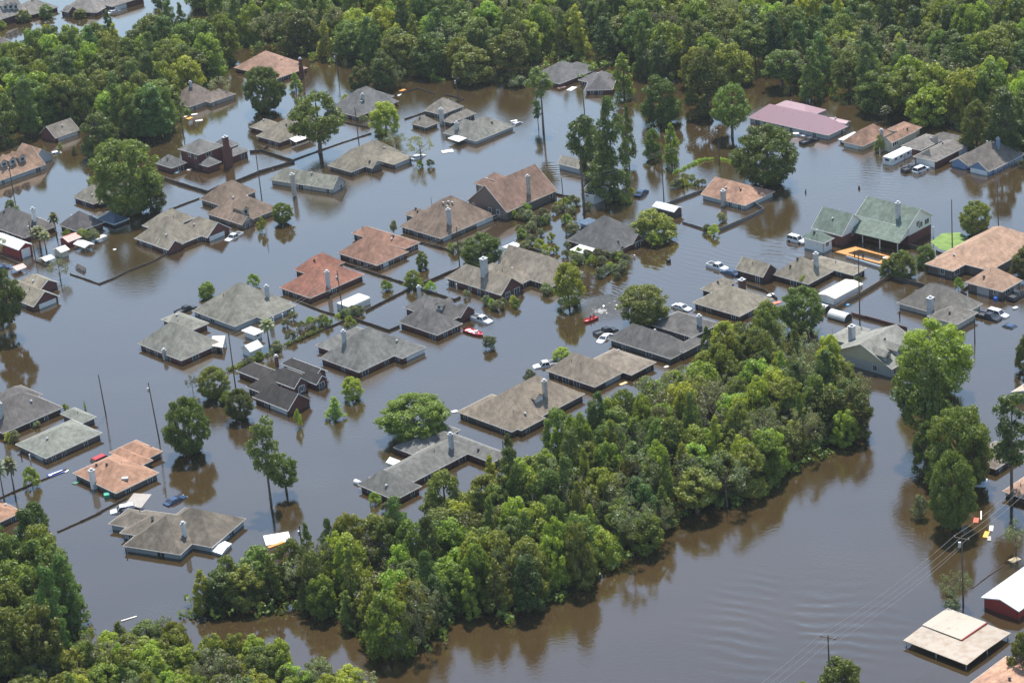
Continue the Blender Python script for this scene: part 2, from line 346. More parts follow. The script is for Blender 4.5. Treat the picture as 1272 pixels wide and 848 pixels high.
class House:
    def __init__(s, kind, label, roof, wall, wings, gable=None, group=None, cap=None, trim=None, cat='house', flat=False, auto=True, stain=0.35, windows=0.45, base=-1.2, skirt=None):
        s.W = [Wing(i, *w_[:4], **(w_[4] if len(w_) > 4 else {})) for i, w_ in enumerate(wings)]
        s.seed = random.Random(label)
        c = s.W[0].pt(s.W[0].len/2, s.W[0].span/2, 0); s.o = c
        s.root = empty(kind, c, 0, label, cat, group); s.root['_n'] = 0
        s.Mi = lambda P: Vector(P)-c
        rm = roof if isinstance(roof, bpy.types.Material) else roof_mat(roof, stain)
        rb, fb = bmesh.new(), bmesh.new(); Mi = s.Mi; capc = cap or tuple(min(1, x*1.12+.005) for x in (roof if not isinstance(roof, bpy.types.Material) else (.3, .3, .3)))
        for w_ in s.W:
            pl, caps = w_.planes()
            for poly in pl:
                top = [rb.verts.new(Mi(p)) for p in poly]; rb.faces.new(top)
                bot = [rb.verts.new(Mi(p)-Vector((0, 0, TH))) for p in poly]; rb.faces.new(bot[::-1])
                for i in range(len(poly)):       # fascia only along the outer edges
                    p, q = poly[i], poly[(i+1) % len(poly)]
                    lowp, lowq = abs(p.z-w_.eave) < .01, abs(q.z-w_.eave) < .01
                    rake = (lowp != lowq) and ((w_.ends[0] == 'g' and s._at(w_, p, q, 0)) or (w_.ends[1] == 'g' and s._at(w_, p, q, w_.len)))
                    if (lowp and lowq) or rake:
                        n = (q-p).cross(Vector((0, 0, 1))).normalized()*0.02
                        mid = (p+q)/2; cen = sum(poly, Vector())/len(poly)
                        if (cen-mid).dot(n) > 0: n = -n
                        P = [Mi(p)+n+Vector((0, 0, .02)), Mi(q)+n+Vector((0, 0, .02))]
                        D = Vector((0, 0, -TH-.05))
                        hexa(fb, [P[0]+D-n*1.4, P[1]+D-n*1.4, P[1]+D+n, P[0]+D+n, P[0]-n*1.4, P[1]-n*1.4, P[1]+n, P[0]+n])
            cb = bmesh.new()
            for p, q in caps: bar(cb, Mi(p)+Vector((0, 0, .03)), Mi(q)+Vector((0, 0, .03)), .22, .04)
        s.roof = obj('roof', rb, rm, s.root)
        s.fascia = obj('fascia', fb, trim or TRIM, s.root)
        # walls
        s.segs = []
        wb = bmesh.new(); kb = bmesh.new()
        wm = wall if isinstance(wall, bpy.types.Material) or wall is None else brick_mat(wall); gm = gable or wm
        for w_ in s.W:
            i0 = w_.gin if w_.ends[0] == 'g' else w_.wall_in; i1 = w_.gin if w_.ends[1] == 'g' else w_.wall_in
            wi = min(w_.wall_in, w_.span*.2); zt = w_.eave+w_.pitch*wi-TH+.02
            a0, a1, b0, b1 = i0, w_.len-i1, wi, w_.span-wi
            cor = [(a0, b0), (a1, b0), (a1, b1), (a0, b1)]
            if wall is not None:
                for k in range(4):
                    p, q = cor[k], cor[(k+1) % 4]
                    P = [w_.pt(*p, base), w_.pt(*q, base), w_.pt(*q, zt), w_.pt(*p, zt)]
                    # 15 cm thick walls
                    mid = (P[0]+P[1])/2; cen = w_.pt(w_.len/2, w_.span/2, base); n = (P[1]-P[0]).cross(Vector((0, 0, 1))).normalized()
                    if (mid-cen).dot(n) < 0: n = -n
                    ins = -n*.15
                    hexa(wb, [Mi(P[0]), Mi(P[1]), Mi(P[1]+ins), Mi(P[0]+ins), Mi(P[3]), Mi(P[2]), Mi(P[2]+ins), Mi(P[3]+ins)])
                    if skirt:
                        o_ = n*.012; zz = Vector((0, 0, skirt[1]-base)); hexa(kb, [Mi(P[0]+o_), Mi(P[1]+o_), Mi(P[1]-o_), Mi(P[0]-o_), Mi(P[0]+o_+zz), Mi(P[1]+o_+zz), Mi(P[1]-o_+zz), Mi(P[0]-o_+zz)])
                    s.segs.append((P[0], P[1], n, zt, w_))
            for e, a in (('0', a0), ('1', a1)):
                if w_.ends[int(e)] == 'g' and (wall is not None or gable):
                    gb = bmesh.new(); tri = [w_.pt(a, b0, zt+.01), w_.pt(a, b1, zt+.01), w_.pt(a, w_.span/2, w_.eave+w_.pitch*w_.span/2-TH+.02)]
                    n = (w_.pt(1, 0, 0)-w_.pt(0, 0, 0))*(-1 if e == '0' else 1)*.012
                    f1 = [gb.verts.new(Mi(p)+n) for p in tri]; f2 = [gb.verts.new(Mi(p)-n*12) for p in tri]
                    gb.faces.new(f1); gb.faces.new(f2[::-1])
                    for k in range(3): gb.faces.new((f1[k], f1[(k+1) % 3], f2[(k+1) % 3], f2[k]))
                    bmesh.ops.recalc_face_normals(gb, faces=gb.faces[:]); obj('gable', gb, gm, s.root)
        if wall is not None: obj('wall', wb, wm, s.root)
        else: wb.free()
        if skirt: bmesh.ops.recalc_face_normals(kb, faces=kb.faces[:]); obj('brick_skirt', kb, skirt[0], s.root)
        else: kb.free()
        if auto and wall is not None: s.auto(windows)
    def _at(s, w_, p, q, a0):
        f = lambda P: w_.uv(P)[0 if w_.ridge == 'u' else 1]
        return abs(f(p)-a0) < .02 and abs(f(q)-a0) < .02
    def height(s, P, m=0.0):
        h = [w_.height(P, m) for w_ in s.W]; h = [x for x in h if x is not None]; return max(h) if h else None
    def hit(s, reg, p):
        x, y = px(reg, p); d = ray(x, y); t = (16-CAM_H)/d.z; t1 = -CAM_H/d.z
        while t < t1:
            P = Vector((d.x*t, d.y*t, CAM_H+d.z*t)); h = s.height(P)
            if h is not None and P.z <= h: return Vector((P.x, P.y, h))
            t += .12/d.length
        P = ground(x, y, 1.5); return P
    def wall_hit(s, reg, p):
        x, y = px(reg, p); d = ray(x, y); best = None; O = Vector((0, 0, CAM_H))
        for P0, P1, n, zt, w_ in s.segs:
            if n.y > .2: continue
            t = (P0-O).dot(n)/d.dot(n); H = O+d*t; e = (P1-P0); e.z = 0; L_ = e.length; k = (H-P0).dot(e/L_)
            if -1 < k < L_+1 and -1 < H.z < zt+1.2 and (best is None or t < best[0]): best = (t, H, n, e/L_, zt)
        return best
    def _inside_other(s, P, w_):
        for o in s.W:
            if o is w_: continue
            a, b = o.uv(P)
            if .1 < a < o.Lu-.1 and .1 < b < o.Lv-.1: return True
        return False
    def put_window(s, P, n, wd, z0, z1, name='window', mat=None, mull=True):
        e = n.cross(Vector((0, 0, 1))).normalized(); Mi = s.Mi; fr = bmesh.new()
        T = lambda q: Mi(P)+e*q.x+n*q.y+Vector((0, 0, q.z-P.z))
        f = .09
        box(fr, -wd/2, -wd/2+f, .0, .06, z0, z1, T); box(fr, wd/2-f, wd/2, .0, .06, z0, z1, T)
        box(fr, -wd/2+f, wd/2-f, .0, .06, z1-f, z1, T); box(fr, -wd/2+f, wd/2-f, .0, .06, z0, z0+f, T)
        if mull: box(fr, -.03, .03, .0, .055, z0+f, z1-f, T)
        bmesh.ops.recalc_face_normals(fr, faces=fr.faces[:])
        wo = obj(name, fr, WHITE, s.root)
        pb = bmesh.new(); box(pb, -wd/2+f, wd/2-f, .005, .03, z0+f, z1-f, T); bmesh.ops.recalc_face_normals(pb, faces=pb.faces[:]); obj('pane', pb, GLASS, wo)
    def auto(s, dens):
        for P0, P1, n, zt, w_ in s.segs:
            if n.y > .2 or zt < .75: continue
            e = P1-P0; L_ = e.length; e = e/L_; k = 1.6
            while k < L_-1.3:
                P = P0+e*k; P.z = 0
                if s.seed.random() < dens and not s._inside_other(P+n*.3, w_):
                    wd = s.seed.choice((.95, 1.1, 1.7)); top = zt-.32
                    s.put_window(P, n, wd, -.2 if top < 1.7 else top-1.35, top)
                k += s.seed.uniform(2.1, 3.4)
        n_ = s.seed.randint(2, 4)
        for i in range(n_):
            w_ = s.seed.choice(s.W); P = w_.pt(s.seed.uniform(.25, .75)*w_.len, s.seed.uniform(.2, .45)*w_.span if s.seed.random() < .6 else s.seed.uniform(.55, .8)*w_.span, 0)
            h = s.height(P)
            if h is None: continue
            b = bmesh.new(); Q = s.Mi(Vector((P.x, P.y, h)))
            if i % 2: tube(b, [Q-Vector((0, 0, .2)), Q+Vector((0, 0, .45))], [.07, .07], 6)
            else:
                tube(b, [Q-Vector((0, 0, .2)), Q+Vector((0, 0, .28))], [.14, .14], 8); tube(b, [Q+Vector((0, 0, .28)), Q+Vector((0, 0, .42))], [.3, .18], 8)
            obj('roof_vent', b, s.seed.choice((DARK, GALV)), s.root)
    def chimney(s, reg, base, ytop=None, w_=1.0, d=.8, mat=None, h=None, ground_base=False):
        mat = mat or CHIM; w_ *= .74; d *= .78
        if ground_base: P = gp(reg, base, 0); zb = -1.0
        else: P = s.hit(reg, base); zb = P.z-1.3
        zt = P.z+1.15 if h is None else P.z+h
        if ytop is not None: zt = height_to(P, px(reg, (0, ytop))[1])
        u, v = s.W[0].u, s.W[0].v; Q = s.Mi(Vector((P.x, P.y, 0)))
        T = lambda q: Q+u*q.x+v*q.y+Vector((0, 0, q.z))
        b = bmesh.new()
        if ground_base and zt > 5:     # broad fireplace breast that narrows at shoulders
            box(b, -w_*.85, w_*.85, -d*.6, d*.6, zb, zt*.55, T)
            A = [T(Vector(p)) for p in ((-w_*.85, -d*.6, zt*.55), (w_*.85, -d*.6, zt*.55), (w_*.85, d*.6, zt*.55), (-w_*.85, d*.6, zt*.55), (-w_*.5, -d*.5, zt*.7), (w_*.5, -d*.5, zt*.7), (w_*.5, d*.5, zt*.7), (-w_*.5, d*.5, zt*.7))]; hexa(b, A)
            box(b, -w_*.5, w_*.5, -d*.5, d*.5, zt*.7, zt, T)
        else: box(b, -w_/2, w_/2, -d/2, d/2, zb, zt, T)
        c = obj('chimney', b, mat, s.root)
        k = bmesh.new(); box(k, -w_/2-.1, w_/2+.1, -d/2-.1, d/2+.1, zt, zt+.1, T); box(k, -.2, .2, -.2, .2, zt+.1, zt+.4, T); box(k, -.28, .28, -.28, .28, zt+.4, zt+.46, T); obj('chimney_cap', k, GALV, c)
    def door(s, reg, p, wd=4.6, name='garage_door', mat=None, top=None):
        r = s.wall_hit(reg, p)
        if not r: print('NO WALL', s.root['label'], p); return
        _, H, n, e, zt = r; P = Vector((H.x, H.y, 0)); tp = (zt-.3) if top is None else top
        b = bmesh.new(); T = lambda q: s.Mi(P)+e*q.x+n*q.y+Vector((0, 0, q.z)); z0 = -.9
        k = z0
        while k < tp-.1:
            box(b, -wd/2, wd/2, .0, .07, k+.015, min(k+.5, tp), T); k += .52
        bmesh.ops.recalc_face_normals(b, faces=b.faces[:])
        obj(name, b, mat or WHITE, s.root)
    def dormer(s, reg, p, side, wd=1.7, h=1.3, depth=2.6, wall=None, win=True):
        """p: photo point at the foot of the dormer front; side 'u' or 'v': which slope (facing -u or -v)."""
        P = s.hit(reg, p); n = -(s.W[0].u if side == 'u' else s.W[0].v); e = n.cross(Vector((0, 0, 1))).normalized()
        T = lambda q: s.Mi(P)+e*q.x+n*q.y+Vector((0, 0, q.z))
        b = bmesh.new(); box(b, -wd/2, wd/2, -depth, 0, -.3, h, T)
        tri = [(-wd/2, 0, h), (wd/2, 0, h), (0, 0, h+wd*.38)]
        f = [b.verts.new(T(Vector(q))) for q in tri]; g = [b.verts.new(T(Vector((q[0], -depth, q[2])))) for q in tri]; b.faces.new(f); b.faces.new(g[::-1])
        bmesh.ops.recalc_face_normals(b, faces=b.faces[:])
        d = obj('dormer', b, wall or WHITE, s.root)
        r = bmesh.new(); ov = .25
        for sg in (-1, 1):
            A = Vector((sg*(wd/2+ov), ov, h-ov*.76)); Bq = Vector((0, ov, h+wd*.38)); up = Vector((0, 0, .12)); bk = Vector((0, -depth-ov-1.2, 0))
            hexa(r, [T(A), T(Bq), T(Bq+bk), T(A+bk), T(A+up), T(Bq+up), T(Bq+bk+up), T(A+bk+up)])
        bmesh.ops.recalc_face_normals(r, faces=r.faces[:])
        obj('dormer_roof', r, s.roof.data.materials[0], d)
        if win:
            w2 = wd*.55; fr = bmesh.new(); box(fr, -w2/2-.08, w2/2+.08, 0.003, .04, .1, h-.05, T); bmesh.ops.recalc_face_normals(fr, faces=fr.faces[:]); fo = obj('window', fr, WHITE, d)
            pb = bmesh.new(); box(pb, -w2/2, w2/2, .041, .06, .18, h-.13, T); bmesh.ops.recalc_face_normals(pb, faces=pb.faces[:]); obj('pane', pb, GLASS, fo)
    def awning(s, reg, pts, z, mat, posts=True, th=.14, name='patio_cover'):
        P = [gp(reg, q, z) for q in pts]; b = bmesh.new(); prism(b, [s.Mi(q) for q in P][::-1], z-th, z); bmesh.ops.recalc_face_normals(b, faces=b.faces[:]); o = obj(name, b, mat, s.root)
        if posts:
            cen = sum(P, Vector())/len(P)
            for q in P:
                q = q+(cen-q)*.08; b = bmesh.new(); Q = s.Mi(q); bar(b, (Q.x, Q.y, -1), (Q.x, Q.y, z-th-.005), .14, .14); obj('post', b, WHITE, s.root)
    def post(s, reg, p, z, mat=None):
        q = gp(reg, p, 0); b = bmesh.new(); Q = s.Mi(q); bar(b, (Q.x, Q.y, -1), (Q.x, Q.y, z), .22, .22); obj('post', b, mat or WHITE, s.root)
    def window_at(s, reg, p, wd=1.2, hgt=1.1, plane=None):
        r = s.wall_hit(reg, p)
        if r: _, H, n, e, zt = r; s.put_window(Vector((H.x, H.y, 0)), n, wd, max(H.z-hgt/2, -.2), H.z+hgt/2)
    def slab_roof(s, pts, name='porch_roof', side=None):
        b = bmesh.new(); P = [s.Mi(q) for q in pts]; hexa(b, [p-Vector((0, 0, .14)) for p in P]+P); bmesh.ops.recalc_face_normals(b, faces=b.faces[:]); obj(name, b, s.roof.data.materials[0], s.root)

TAUPE = (.195, .174, .141); GREY = (.128, .125, .112); GREYB = (.15, .15, .14); SLATE = (.08, .082, .088); DARKR = (.042, .038, .038); MID = (.14, .132, .125)
BROWN = (.165, .122, .096); RUST = (.25, .16, .115); REDB = (.235, .105, .075); GREEN = (.115, .15, .13); PINK = (.33, .205, .225)
BRICK = (.13, .045, .036); DBRICK = (.085, .04, .034); TBRICK = (.24, .19, .15); GBRICK = (.14, .12, .11)
STONE = paint('pale_stone', (.42, .40, .37), .8, .3, 3); SIDE = paint('grey_siding', (.42, .45, .47), .6, .08); BLUE = paint('blue_siding', (.17, .26, .42), .6, .08)
CREAM = paint('cream_siding', (.55, .52, .40), .6, .08); REDM = paint('red_sheet_metal', (.26, .03, .025), .5, .1)
MW = metal_roof((.60, .61, .60)); MT = metal_roof((.62, .54, .45), .7); MRED = metal_roof((.42, .09, .07), .3); MGR = metal_roof((.5, .5, .48), .3)
D = dict
# --- upper left
h = House('brick_house', 'grey roofed brick house in the far upper left corner with three small white dormers', (0.172, 0.159, 0.155), DBRICK,
    [('a', 11.0, (-120, 210), (175, 85), D(pitch=.75, ends='gg', eave=2.2)), ('a', 9.0, (155, 165), (300, 100), D(pitch=.6, ridge='v')), ('a', 12.0, (290, 130), (470, 50), D(pitch=.6))])
for q in ((50, 85), (95, 82), (140, 80)): h.dormer('a', q, 'v', 1.8, 1.3)
h = House('brick_house', 'wide grey hipped house at the top left with a tiny arrow shaped brick porch gable', (0.172, 0.159, 0.155), BRICK,
    [('a', (525, 102), (852, 112), 10.5, D(ang='B', pitch=.62)), ('a', 8.0, (985, 60), (1195, -45), D(pitch=.55, ends='hg', eave=1.8)), ('a', 3.5, (600, 110), (660, 80), D(pitch=.8, ridge='v', ends='gg', eave=1.6))])
h.door('a', (1060, 68), 4.6)
House('brick_house', 'dark roofed brick house cut by the left edge above the woods', (0.086, 0.082, 0.086), BRICK, [('a', 9.0, (-60, 480), (130, 378), D(pitch=.6))])
h = House('dormered_house', 'rust roofed house on the left edge with a grey shingled gable and three pointed dormers', RUST, SIDE,
    [('n', 10.5, (-190, 735), (300, 492), D(pitch=.8, ends='gg')), ('n', 9.0, (290, 506), (458, 440), D(ridge='v', ends='gg', pk=(365, 328))), ('n', 5.0, (-25, 655), (70, 612), D(ridge='v', ends='gg', pitch=.9))], gable=SIDE, stain=.5)
for q in ((40, 545), (115, 525), (200, 500)): h.dormer('n', q, 'v', 1.9, 1.2, 3.2, SIDE)
h.window_at('n', (365, 400), .9, 1.2)
h = House('brick_house', 'small brown roofed brick garage house beside the left woods with a long pale door', (0.163, 0.146, 0.129), BRICK,
    [('n', (370, 245), (487, 297), (702, 222), D(ends='gg', pk=(415, 190)))], gable=brick_mat(BRICK), windows=.2)
h.door('n', (595, 275), 6.5)
House('house', 'grey brown roof almost buried in trees of the left woods', (0.146, 0.129, 0.112), GBRICK, [('n', 10.0, (900, 175), (1130, 70), D(pitch=.55))])
h = House('house', 'brown hipped house at the edge of the left woods with a pale front corner', (0.149, 0.121, 0.107), STONE,
    [('t0', (868, 485), (935, 530), (1080, 470), D(pk=(975, 405))), ('t0', 6.5, (1040, 508), (1158, 462), D(pitch=.6))])
h.chimney('t0', (942, 428))
h = House('two_storey_house', 'two storey slate roofed brick house with a tall red brick chimney breast on its front', (0.129, 0.129, 0.129), BRICK,
    [('b', (182, 390), (363, 442), (560, 352), D(eave=4.2, pk=(350, 298))), ('b', 7.5, (660, 455), (820, 402), D(eave=1.7, pitch=.65)),
     ('b', 6.0, (590, 395), (700, 335), D(eave=3.4, pitch=.7)), ('b', (372, 520), (446, 546), (548, 496), D(eave=1.75, pk=(462, 418))), ('b', 7.0, (128, 558), (268, 508), D(eave=1.5, pk=(170, 436)))])
h.chimney('b', (632, 540), 285, 1.9, 1.1, brick_mat(BRICK), ground_base=True)
h = House('brick_house', 'taupe hipped house behind the tall lone tree with a white flat roofed sunroom', TAUPE, BRICK,
    [('b', (858, 278), (1078, 332), (1480, 155), D(pk=(1085, 145))), ('b', 8.0, (975, 240), (1120, 175), D(pitch=.6, ridge='v'))])
h.awning('t1', [(165, 685), (195, 702), (292, 668), (262, 650)], 1.5, WHITE, name='sunroom_roof')
h = House('stone_house', 'pale grey roofed stone house with a tall round topped stone chimney in open water', (0.194, 0.194, 0.163), STONE,
    [('t5', (66, 44), (378, 92), (466, 56), D(ang='B', ridge='v', ends='gh', pk=(412, 26))), ('t5', 4.0, (268, 76), (312, 56), D(ang=None, ridge='v', ends='gg', pitch=.8))], gable=STONE)
h.chimney('t5', (188, 98), 20, 1.2, 1.0, STONE, ground_base=False)
h = House('brick_house', 'pair of joined brown roofs with little pale gabled dormers beside the small round tree', BROWN, TBRICK,
    [('t4', (985, 140), (1085, 172), (1262, 98), D(pk=(1125, 52))), ('t4', (1015, 212), (1182, 264), (1366, 180), D(pk=(1195, 112))), ('t4', 4.5, (1195, 268), (1250, 242), D(ridge='v', ends='gg', pitch=.9))], gable=STONE)
h.dormer('t4', (1215, 215), 'v', 1.8, 1.3, 2.6, STONE)
h = House('brick_house', 'rust roofed house near the top with brick chimney at its right end', (0.279, 0.172, 0.130), BRICK,
    [('t1', 11.0, (95, 392), (236, 330), D(pk=(140, 300))), ('t1', 14.0, (40, 372), (190, 300), D(ridge='v', pitch=.62))])
h.chimney('t1', (228, 385), 292, .9, .8, brick_mat(BRICK), ground_base=True)
h = House('brick_house', 'slate grey hipped house with a white chimney left of the bright green tree', (0.129, 0.129, 0.133), BRICK,
    [('t1', (385, 530), (500, 577), (668, 490), D(pk=(512, 432))), ('t1', 8.0, (560, 520), (665, 470), D(ridge='v', pitch=.6))])
h.chimney('t1', (528, 490))
h = House('brick_house', 'taupe hipped house with a tiny stone entry gable facing the open channel', TAUPE, GBRICK,
    [('t1', (358, 815), (470, 850), (705, 745), D(pk=(530, 705))), ('t1', (545, 768), (680, 813), (768, 772), D(pitch=.5)), ('t1', 4.5, (575, 832), (620, 808), D(ridge='v', ends='gg', pitch=.9))], gable=STONE)
h.door('t1', (722, 805), 5.0, mat=SIDE)
h = House('house', 'cluster of steep grey roofs with a white corner chimney beside floating boards', (0.181, 0.163, 0.146), GBRICK,
    [('d', (435, 290), (560, 335), (720, 262), D(pk=(600, 205))), ('d', (325, 400), (440, 436), (545, 396), D(pk=(445, 325), eave=1.0)), ('d', (600, 370), (640, 400), (845, 325), D(pk=(660, 240)))])
h.chimney('d', (568, 412), 290, 1.2, 1.1, ground_base=True)
h = House('house', 'grey house with double peaked roof and a white chimney over a flat white lean-to', (0.172, 0.172, 0.159), SIDE,
    [('d', (572, 478), (835, 545), (1010, 474), D(eave=1.0, pk=(800, 342))), ('d', 11.0, (900, 518), (1154, 424), D(eave=1.0, pk=(990, 345)))], windows=.15)
h.awning('d', [(610, 520), (698, 548), (762, 518), (675, 495)], 1.25, WHITE, posts=False)
h.chimney('d', (690, 512), 400, 1.1, 1.0, SIDE, ground_base=True)
# --- top middle
h = House('brick_house', 'slate grey hipped roof just behind the slender pine below the far woods', (0.112, 0.112, 0.116), BRICK, [('t2', (110, 372), (236, 415), (392, 347), D(pk=(245, 308))), ('t2', 6.0, (290, 365), (400, 325), D(pitch=.5))])
h = House('brick_house', 'slate house turned square to the view with a pyramid roof end and pale bricks showing', (0.112, 0.107, 0.116), BRICK,
    [('t2', (358, 447), (497, 443), 12.0, D(ang='B', pk=(418, 372))), ('t2', (335, 392), (400, 412), 7.0, D(pitch=.6))])
h = House('metal_roof_house', 'long house under a pink sheet metal roof below the far woods', metal_roof(PINK), SIDE,
    [('t3', (-60, 567), (305, 669), (394, 622), D(ridge='v', pk=(292, 572), eave=1.3)), ('t3', (20, 530), (200, 585), 8.0, D(ridge='v', pitch=.5, eave=1.4)), ('t3', 6.0, (392, 612), (428, 602), D(ridge='v', ends='gg', pitch=.35, eave=1.3))], windows=.5)
h.door('t3', (205, 650), 3.4, mat=SIDE)
h.chimney('t3', (-175, 520))
h = House('house', 'rust brown roofed house with a cream wall between the pink roof and the white camper', (0.251, 0.153, 0.112), CREAM,
    [('m', (125, 285), (262, 313), (450, 228), D(pk=(380, 180), eave=1.2)), ('m', (395, 270), (440, 292), (640, 215), D(ends='gh', eave=2.5, pk=(408, 205))), ('m', 6.5, (545, 235), (645, 195), D(eave=1.6, pitch=.6))], gable=CREAM, stain=.55)
h.door('m', (190, 308), 4.5)
h.window_at('m', (470, 292), 1.5, 1.1)
h.chimney('m', (378, 240), 212)
h = House('brick_house', 'dark grey roofed brick house with triangle roof vents and wide white garage door', (0.129, 0.120, 0.116), BRICK,
    [('m', (520, 300), (628, 338), (790, 262), D(pk=(640, 285), eave=1.5)), ('m', (578, 374), (720, 408), (942, 298), D(pk=(700, 335), eave=1.8)), ('m', (700, 250), (880, 305), (940, 268), D(ridge='v', pitch=.6, eave=1.6))], windows=.3)
h.door('m', (655, 412), 5.4)
h.door('m', (890, 345), 3.6)
for q in ((655, 370), (705, 290)):
    P = h.hit('m', q); b = bmesh.new(); u, v = h.W[0].u, h.W[0].v
    f = [h.Mi(P+v*1.6+u*0+Vector((0, 0, -.1))), h.Mi(P-v*1.6+Vector((0, 0, -.1))), h.Mi(P+u*1.6+Vector((0, 0, 1.1)))]; g = [p+Vector((0, 0, .14)) for p in f]
    A = [b.verts.new(p) for p in f]; B_ = [b.verts.new(p) for p in g]; b.faces.new(A[::-1]); b.faces.new(B_)
    for k in range(3): b.faces.new((A[k], A[(k+1) % 3], B_[(k+1) % 3], B_[k]))
    obj('gable_vent', b, DARK, h.root)
h = House('house', 'blue sided house at far right with a white garage door under a blue gable', (0.120, 0.107, 0.099), BLUE,
    [('m', (830, 398), (1085, 458), (1262, 352), D(pk=(1060, 285))), ('m', (925, 438), (1050, 471), (1200, 400), D(ends='gh', pk=(985, 408))), ('m', (815, 402), (918, 432), 8.0, D(ends='gh', pitch=.5))], gable=BLUE)
h.door('m', (990, 478), 4.8)
h.chimney('m', (1108, 310), 265, 1.0, .9, BLUE)
# --- left middle
h = House('brick_house', 'dark grey house on the left edge with a white brick chimney above the red barn', (0.103, 0.096, 0.096), BRICK,
    [('c', (-160, 345), (215, 464), (485, 356), D(pk=(180, 215))), ('c', 8.0, (345, 395), (470, 330), D(pitch=.5))])
h.chimney('c', (303, 312), 208, 1.1, .9, WHITE)
h = House('brick_house', 'dark pyramid roofed house with a red brick end wall beside the palm tree', (0.082, 0.077, 0.082), BRICK, [('c', (520, 346), (690, 410), (915, 322), D(pk=(690, 222)))])
h = House('brick_house', 'taupe roofed brick house with a pale patch of roof behind the great oak', (0.181, 0.172, 0.146), (.09, .05, .06), [('t4', (353, 132), (462, 165), (570, 115), D(pk=(440, 70))), ('t4', 5.0, (500, 165), (562, 140), D(pitch=.35, eave=1.1))])
h = House('barn', 'red sheet metal barn with a long white roof at the left edge', MW, REDM, [('c', (-130, 475), (163, 570), (290, 519), D(ridge='v', ends='gg', eave=2.5, pk=(232, 505)))], gable=REDM, cat='barn', auto=False, cap=False, trim=WHITE)
h.door('c', (235, 632), 2.4, 'sliding_door')
h = House('brick_house', 'taupe house cut by the left edge with a large white framed gable toward the channel', TAUPE, BRICK,
    [('t4', (-60, 600), (165, 672), (292, 619), D(ridge='v', ends='gh', pk=(215, 595))), ('t4', 9.0, (195, 590), (292, 552), D(ridge='v', ends='gh', pitch=.6))], gable=brick_mat(BRICK), trim=WHITE)
h.door('t4', (235, 655), 4.6)
h = House('brick_house', 'big taupe brick house behind the long bent fence, white garage door in right gable', TAUPE, BRICK,
    [('t4', (652, 337), (826, 389), (1015, 310), D(pk=(830, 222))), ('t4', 11.0, (1024, 331), (1120, 277), D(ridge='v', ends='gh', pk=(1066, 254))), ('t4', 5.0, (830, 392), (898, 360), D(ridge='v', ends='gg', pk=(858, 345))), ('t4', (700, 270), (790, 300), (960, 232), D(pk=(850, 208)))], gable=brick_mat(BRICK), trim=WHITE)
h.door('t4', (1070, 315), 4.6)
h = House('house', 'large beige grey house with a corner porch on white posts behind two white sheds', (0.172, 0.168, 0.146), SIDE,
    [('k', (408, 86), (698, 188), 16.2, D(pk=(795, -95))), ('k', 9.0, (890, 142), (1108, 50), D(pitch=.55))], windows=.6)
h.chimney('t5', (58, 625), 572)
h.post('k', (955, 160), 1.3); h.post('k', (1015, 140), 1.3); h.post('k', (1080, 115), 1.3)
h = House('brick_house', 'pale grey hipped brick house with a flat tan patio roof at its right end', (0.176, 0.176, 0.157), BRICK,
    [('k', (62, 297), (346, 412), 11.0, D(pk=(372, 185))), ('k', (190, 150), (410, 216), (516, 160), D(ridge='v', ends='hh', pk=(405, 145)))])
h.awning('k', [(532, 312), (618, 326), (636, 246), (550, 250)], 1.5, MT)
h.chimney('k', (238, 395), 345, .9, .8, STONE, ground_base=False)
h = House('brick_house', 'almost black roofed brick house with white trimmed stepped gables', DARKR, BRICK,
    [('j', (225, 520), (548, 638), (758, 540), D(ridge='v', ends='gh', pk=(637, 482))), ('j', (172, 430), (335, 488), (690, 318), D(ends='hh', pitch=.72)), ('j', (330, 350), (603, 443), (736, 380), D(ridge='v', ends='gh', eave=1.9, pk=(652, 345))),
     ('j', (480, 228), (790, 338), (916, 294), D(ridge='v', ends='gh', pitch=.68)), ('j', 6.0, (800, 408), (905, 354), D(ridge='v', ends='gh', pk=(842, 325))), ('j', 8.5, (320, 372), (490, 300), D(pitch=.62))],
    gable=brick_mat(BRICK), trim=WHITE, stain=.25, cap=(.055, .05, .05))
h.door('j', (470, 635), 5.2); h.window_at('j', (668, 445), 1.8, 1.4); h.window_at('j', (845, 408), 1.5, 1.3)
h.chimney('j', (450, 205), None, .8, .7, brick_mat(BRICK))
# --- middle
h = House('brick_house', 'orange red roofed house with one white chimney left of the box trailer', REDB, BRICK,
    [('t5', (118, 575), (268, 629), (535, 512), D(pk=(268, 490))), ('t5', (190, 487), (280, 520), (430, 450), D(pk=(262, 418)))])
h.chimney('t5', (358, 572), 500, 1.0, .9)
h = House('brick_house', 'brick red roofed house with two small peaks behind and no chimney', (0.219, 0.121, 0.088), BRICK,
    [('t5', (403, 405), (597, 468), (752, 399), D(pk=(590, 338))), ('t5', (520, 318), (735, 386), (800, 350), D(pitch=.55)), ('t5', 5.0, (540, 330), (622, 296), D(pitch=.6))])
h.door('t5', (640, 465), 1.6)
h = House('brick_house', 'large brown house with four small roof turbines at the peak and a white chimney', BROWN, GBRICK,
    [('t5', (707, 275), (912, 335), (1180, 218), D(pk=(940, 145))), ('t5', 5.0, (800, 235), (860, 205), D(pitch=.6))])
h.chimney('t5', (955, 262), 192, 1.1, 1.0); h.door('t5', (945, 345), 2.6, mat=SIDE); h.door('t5', (1130, 260), 5.5)
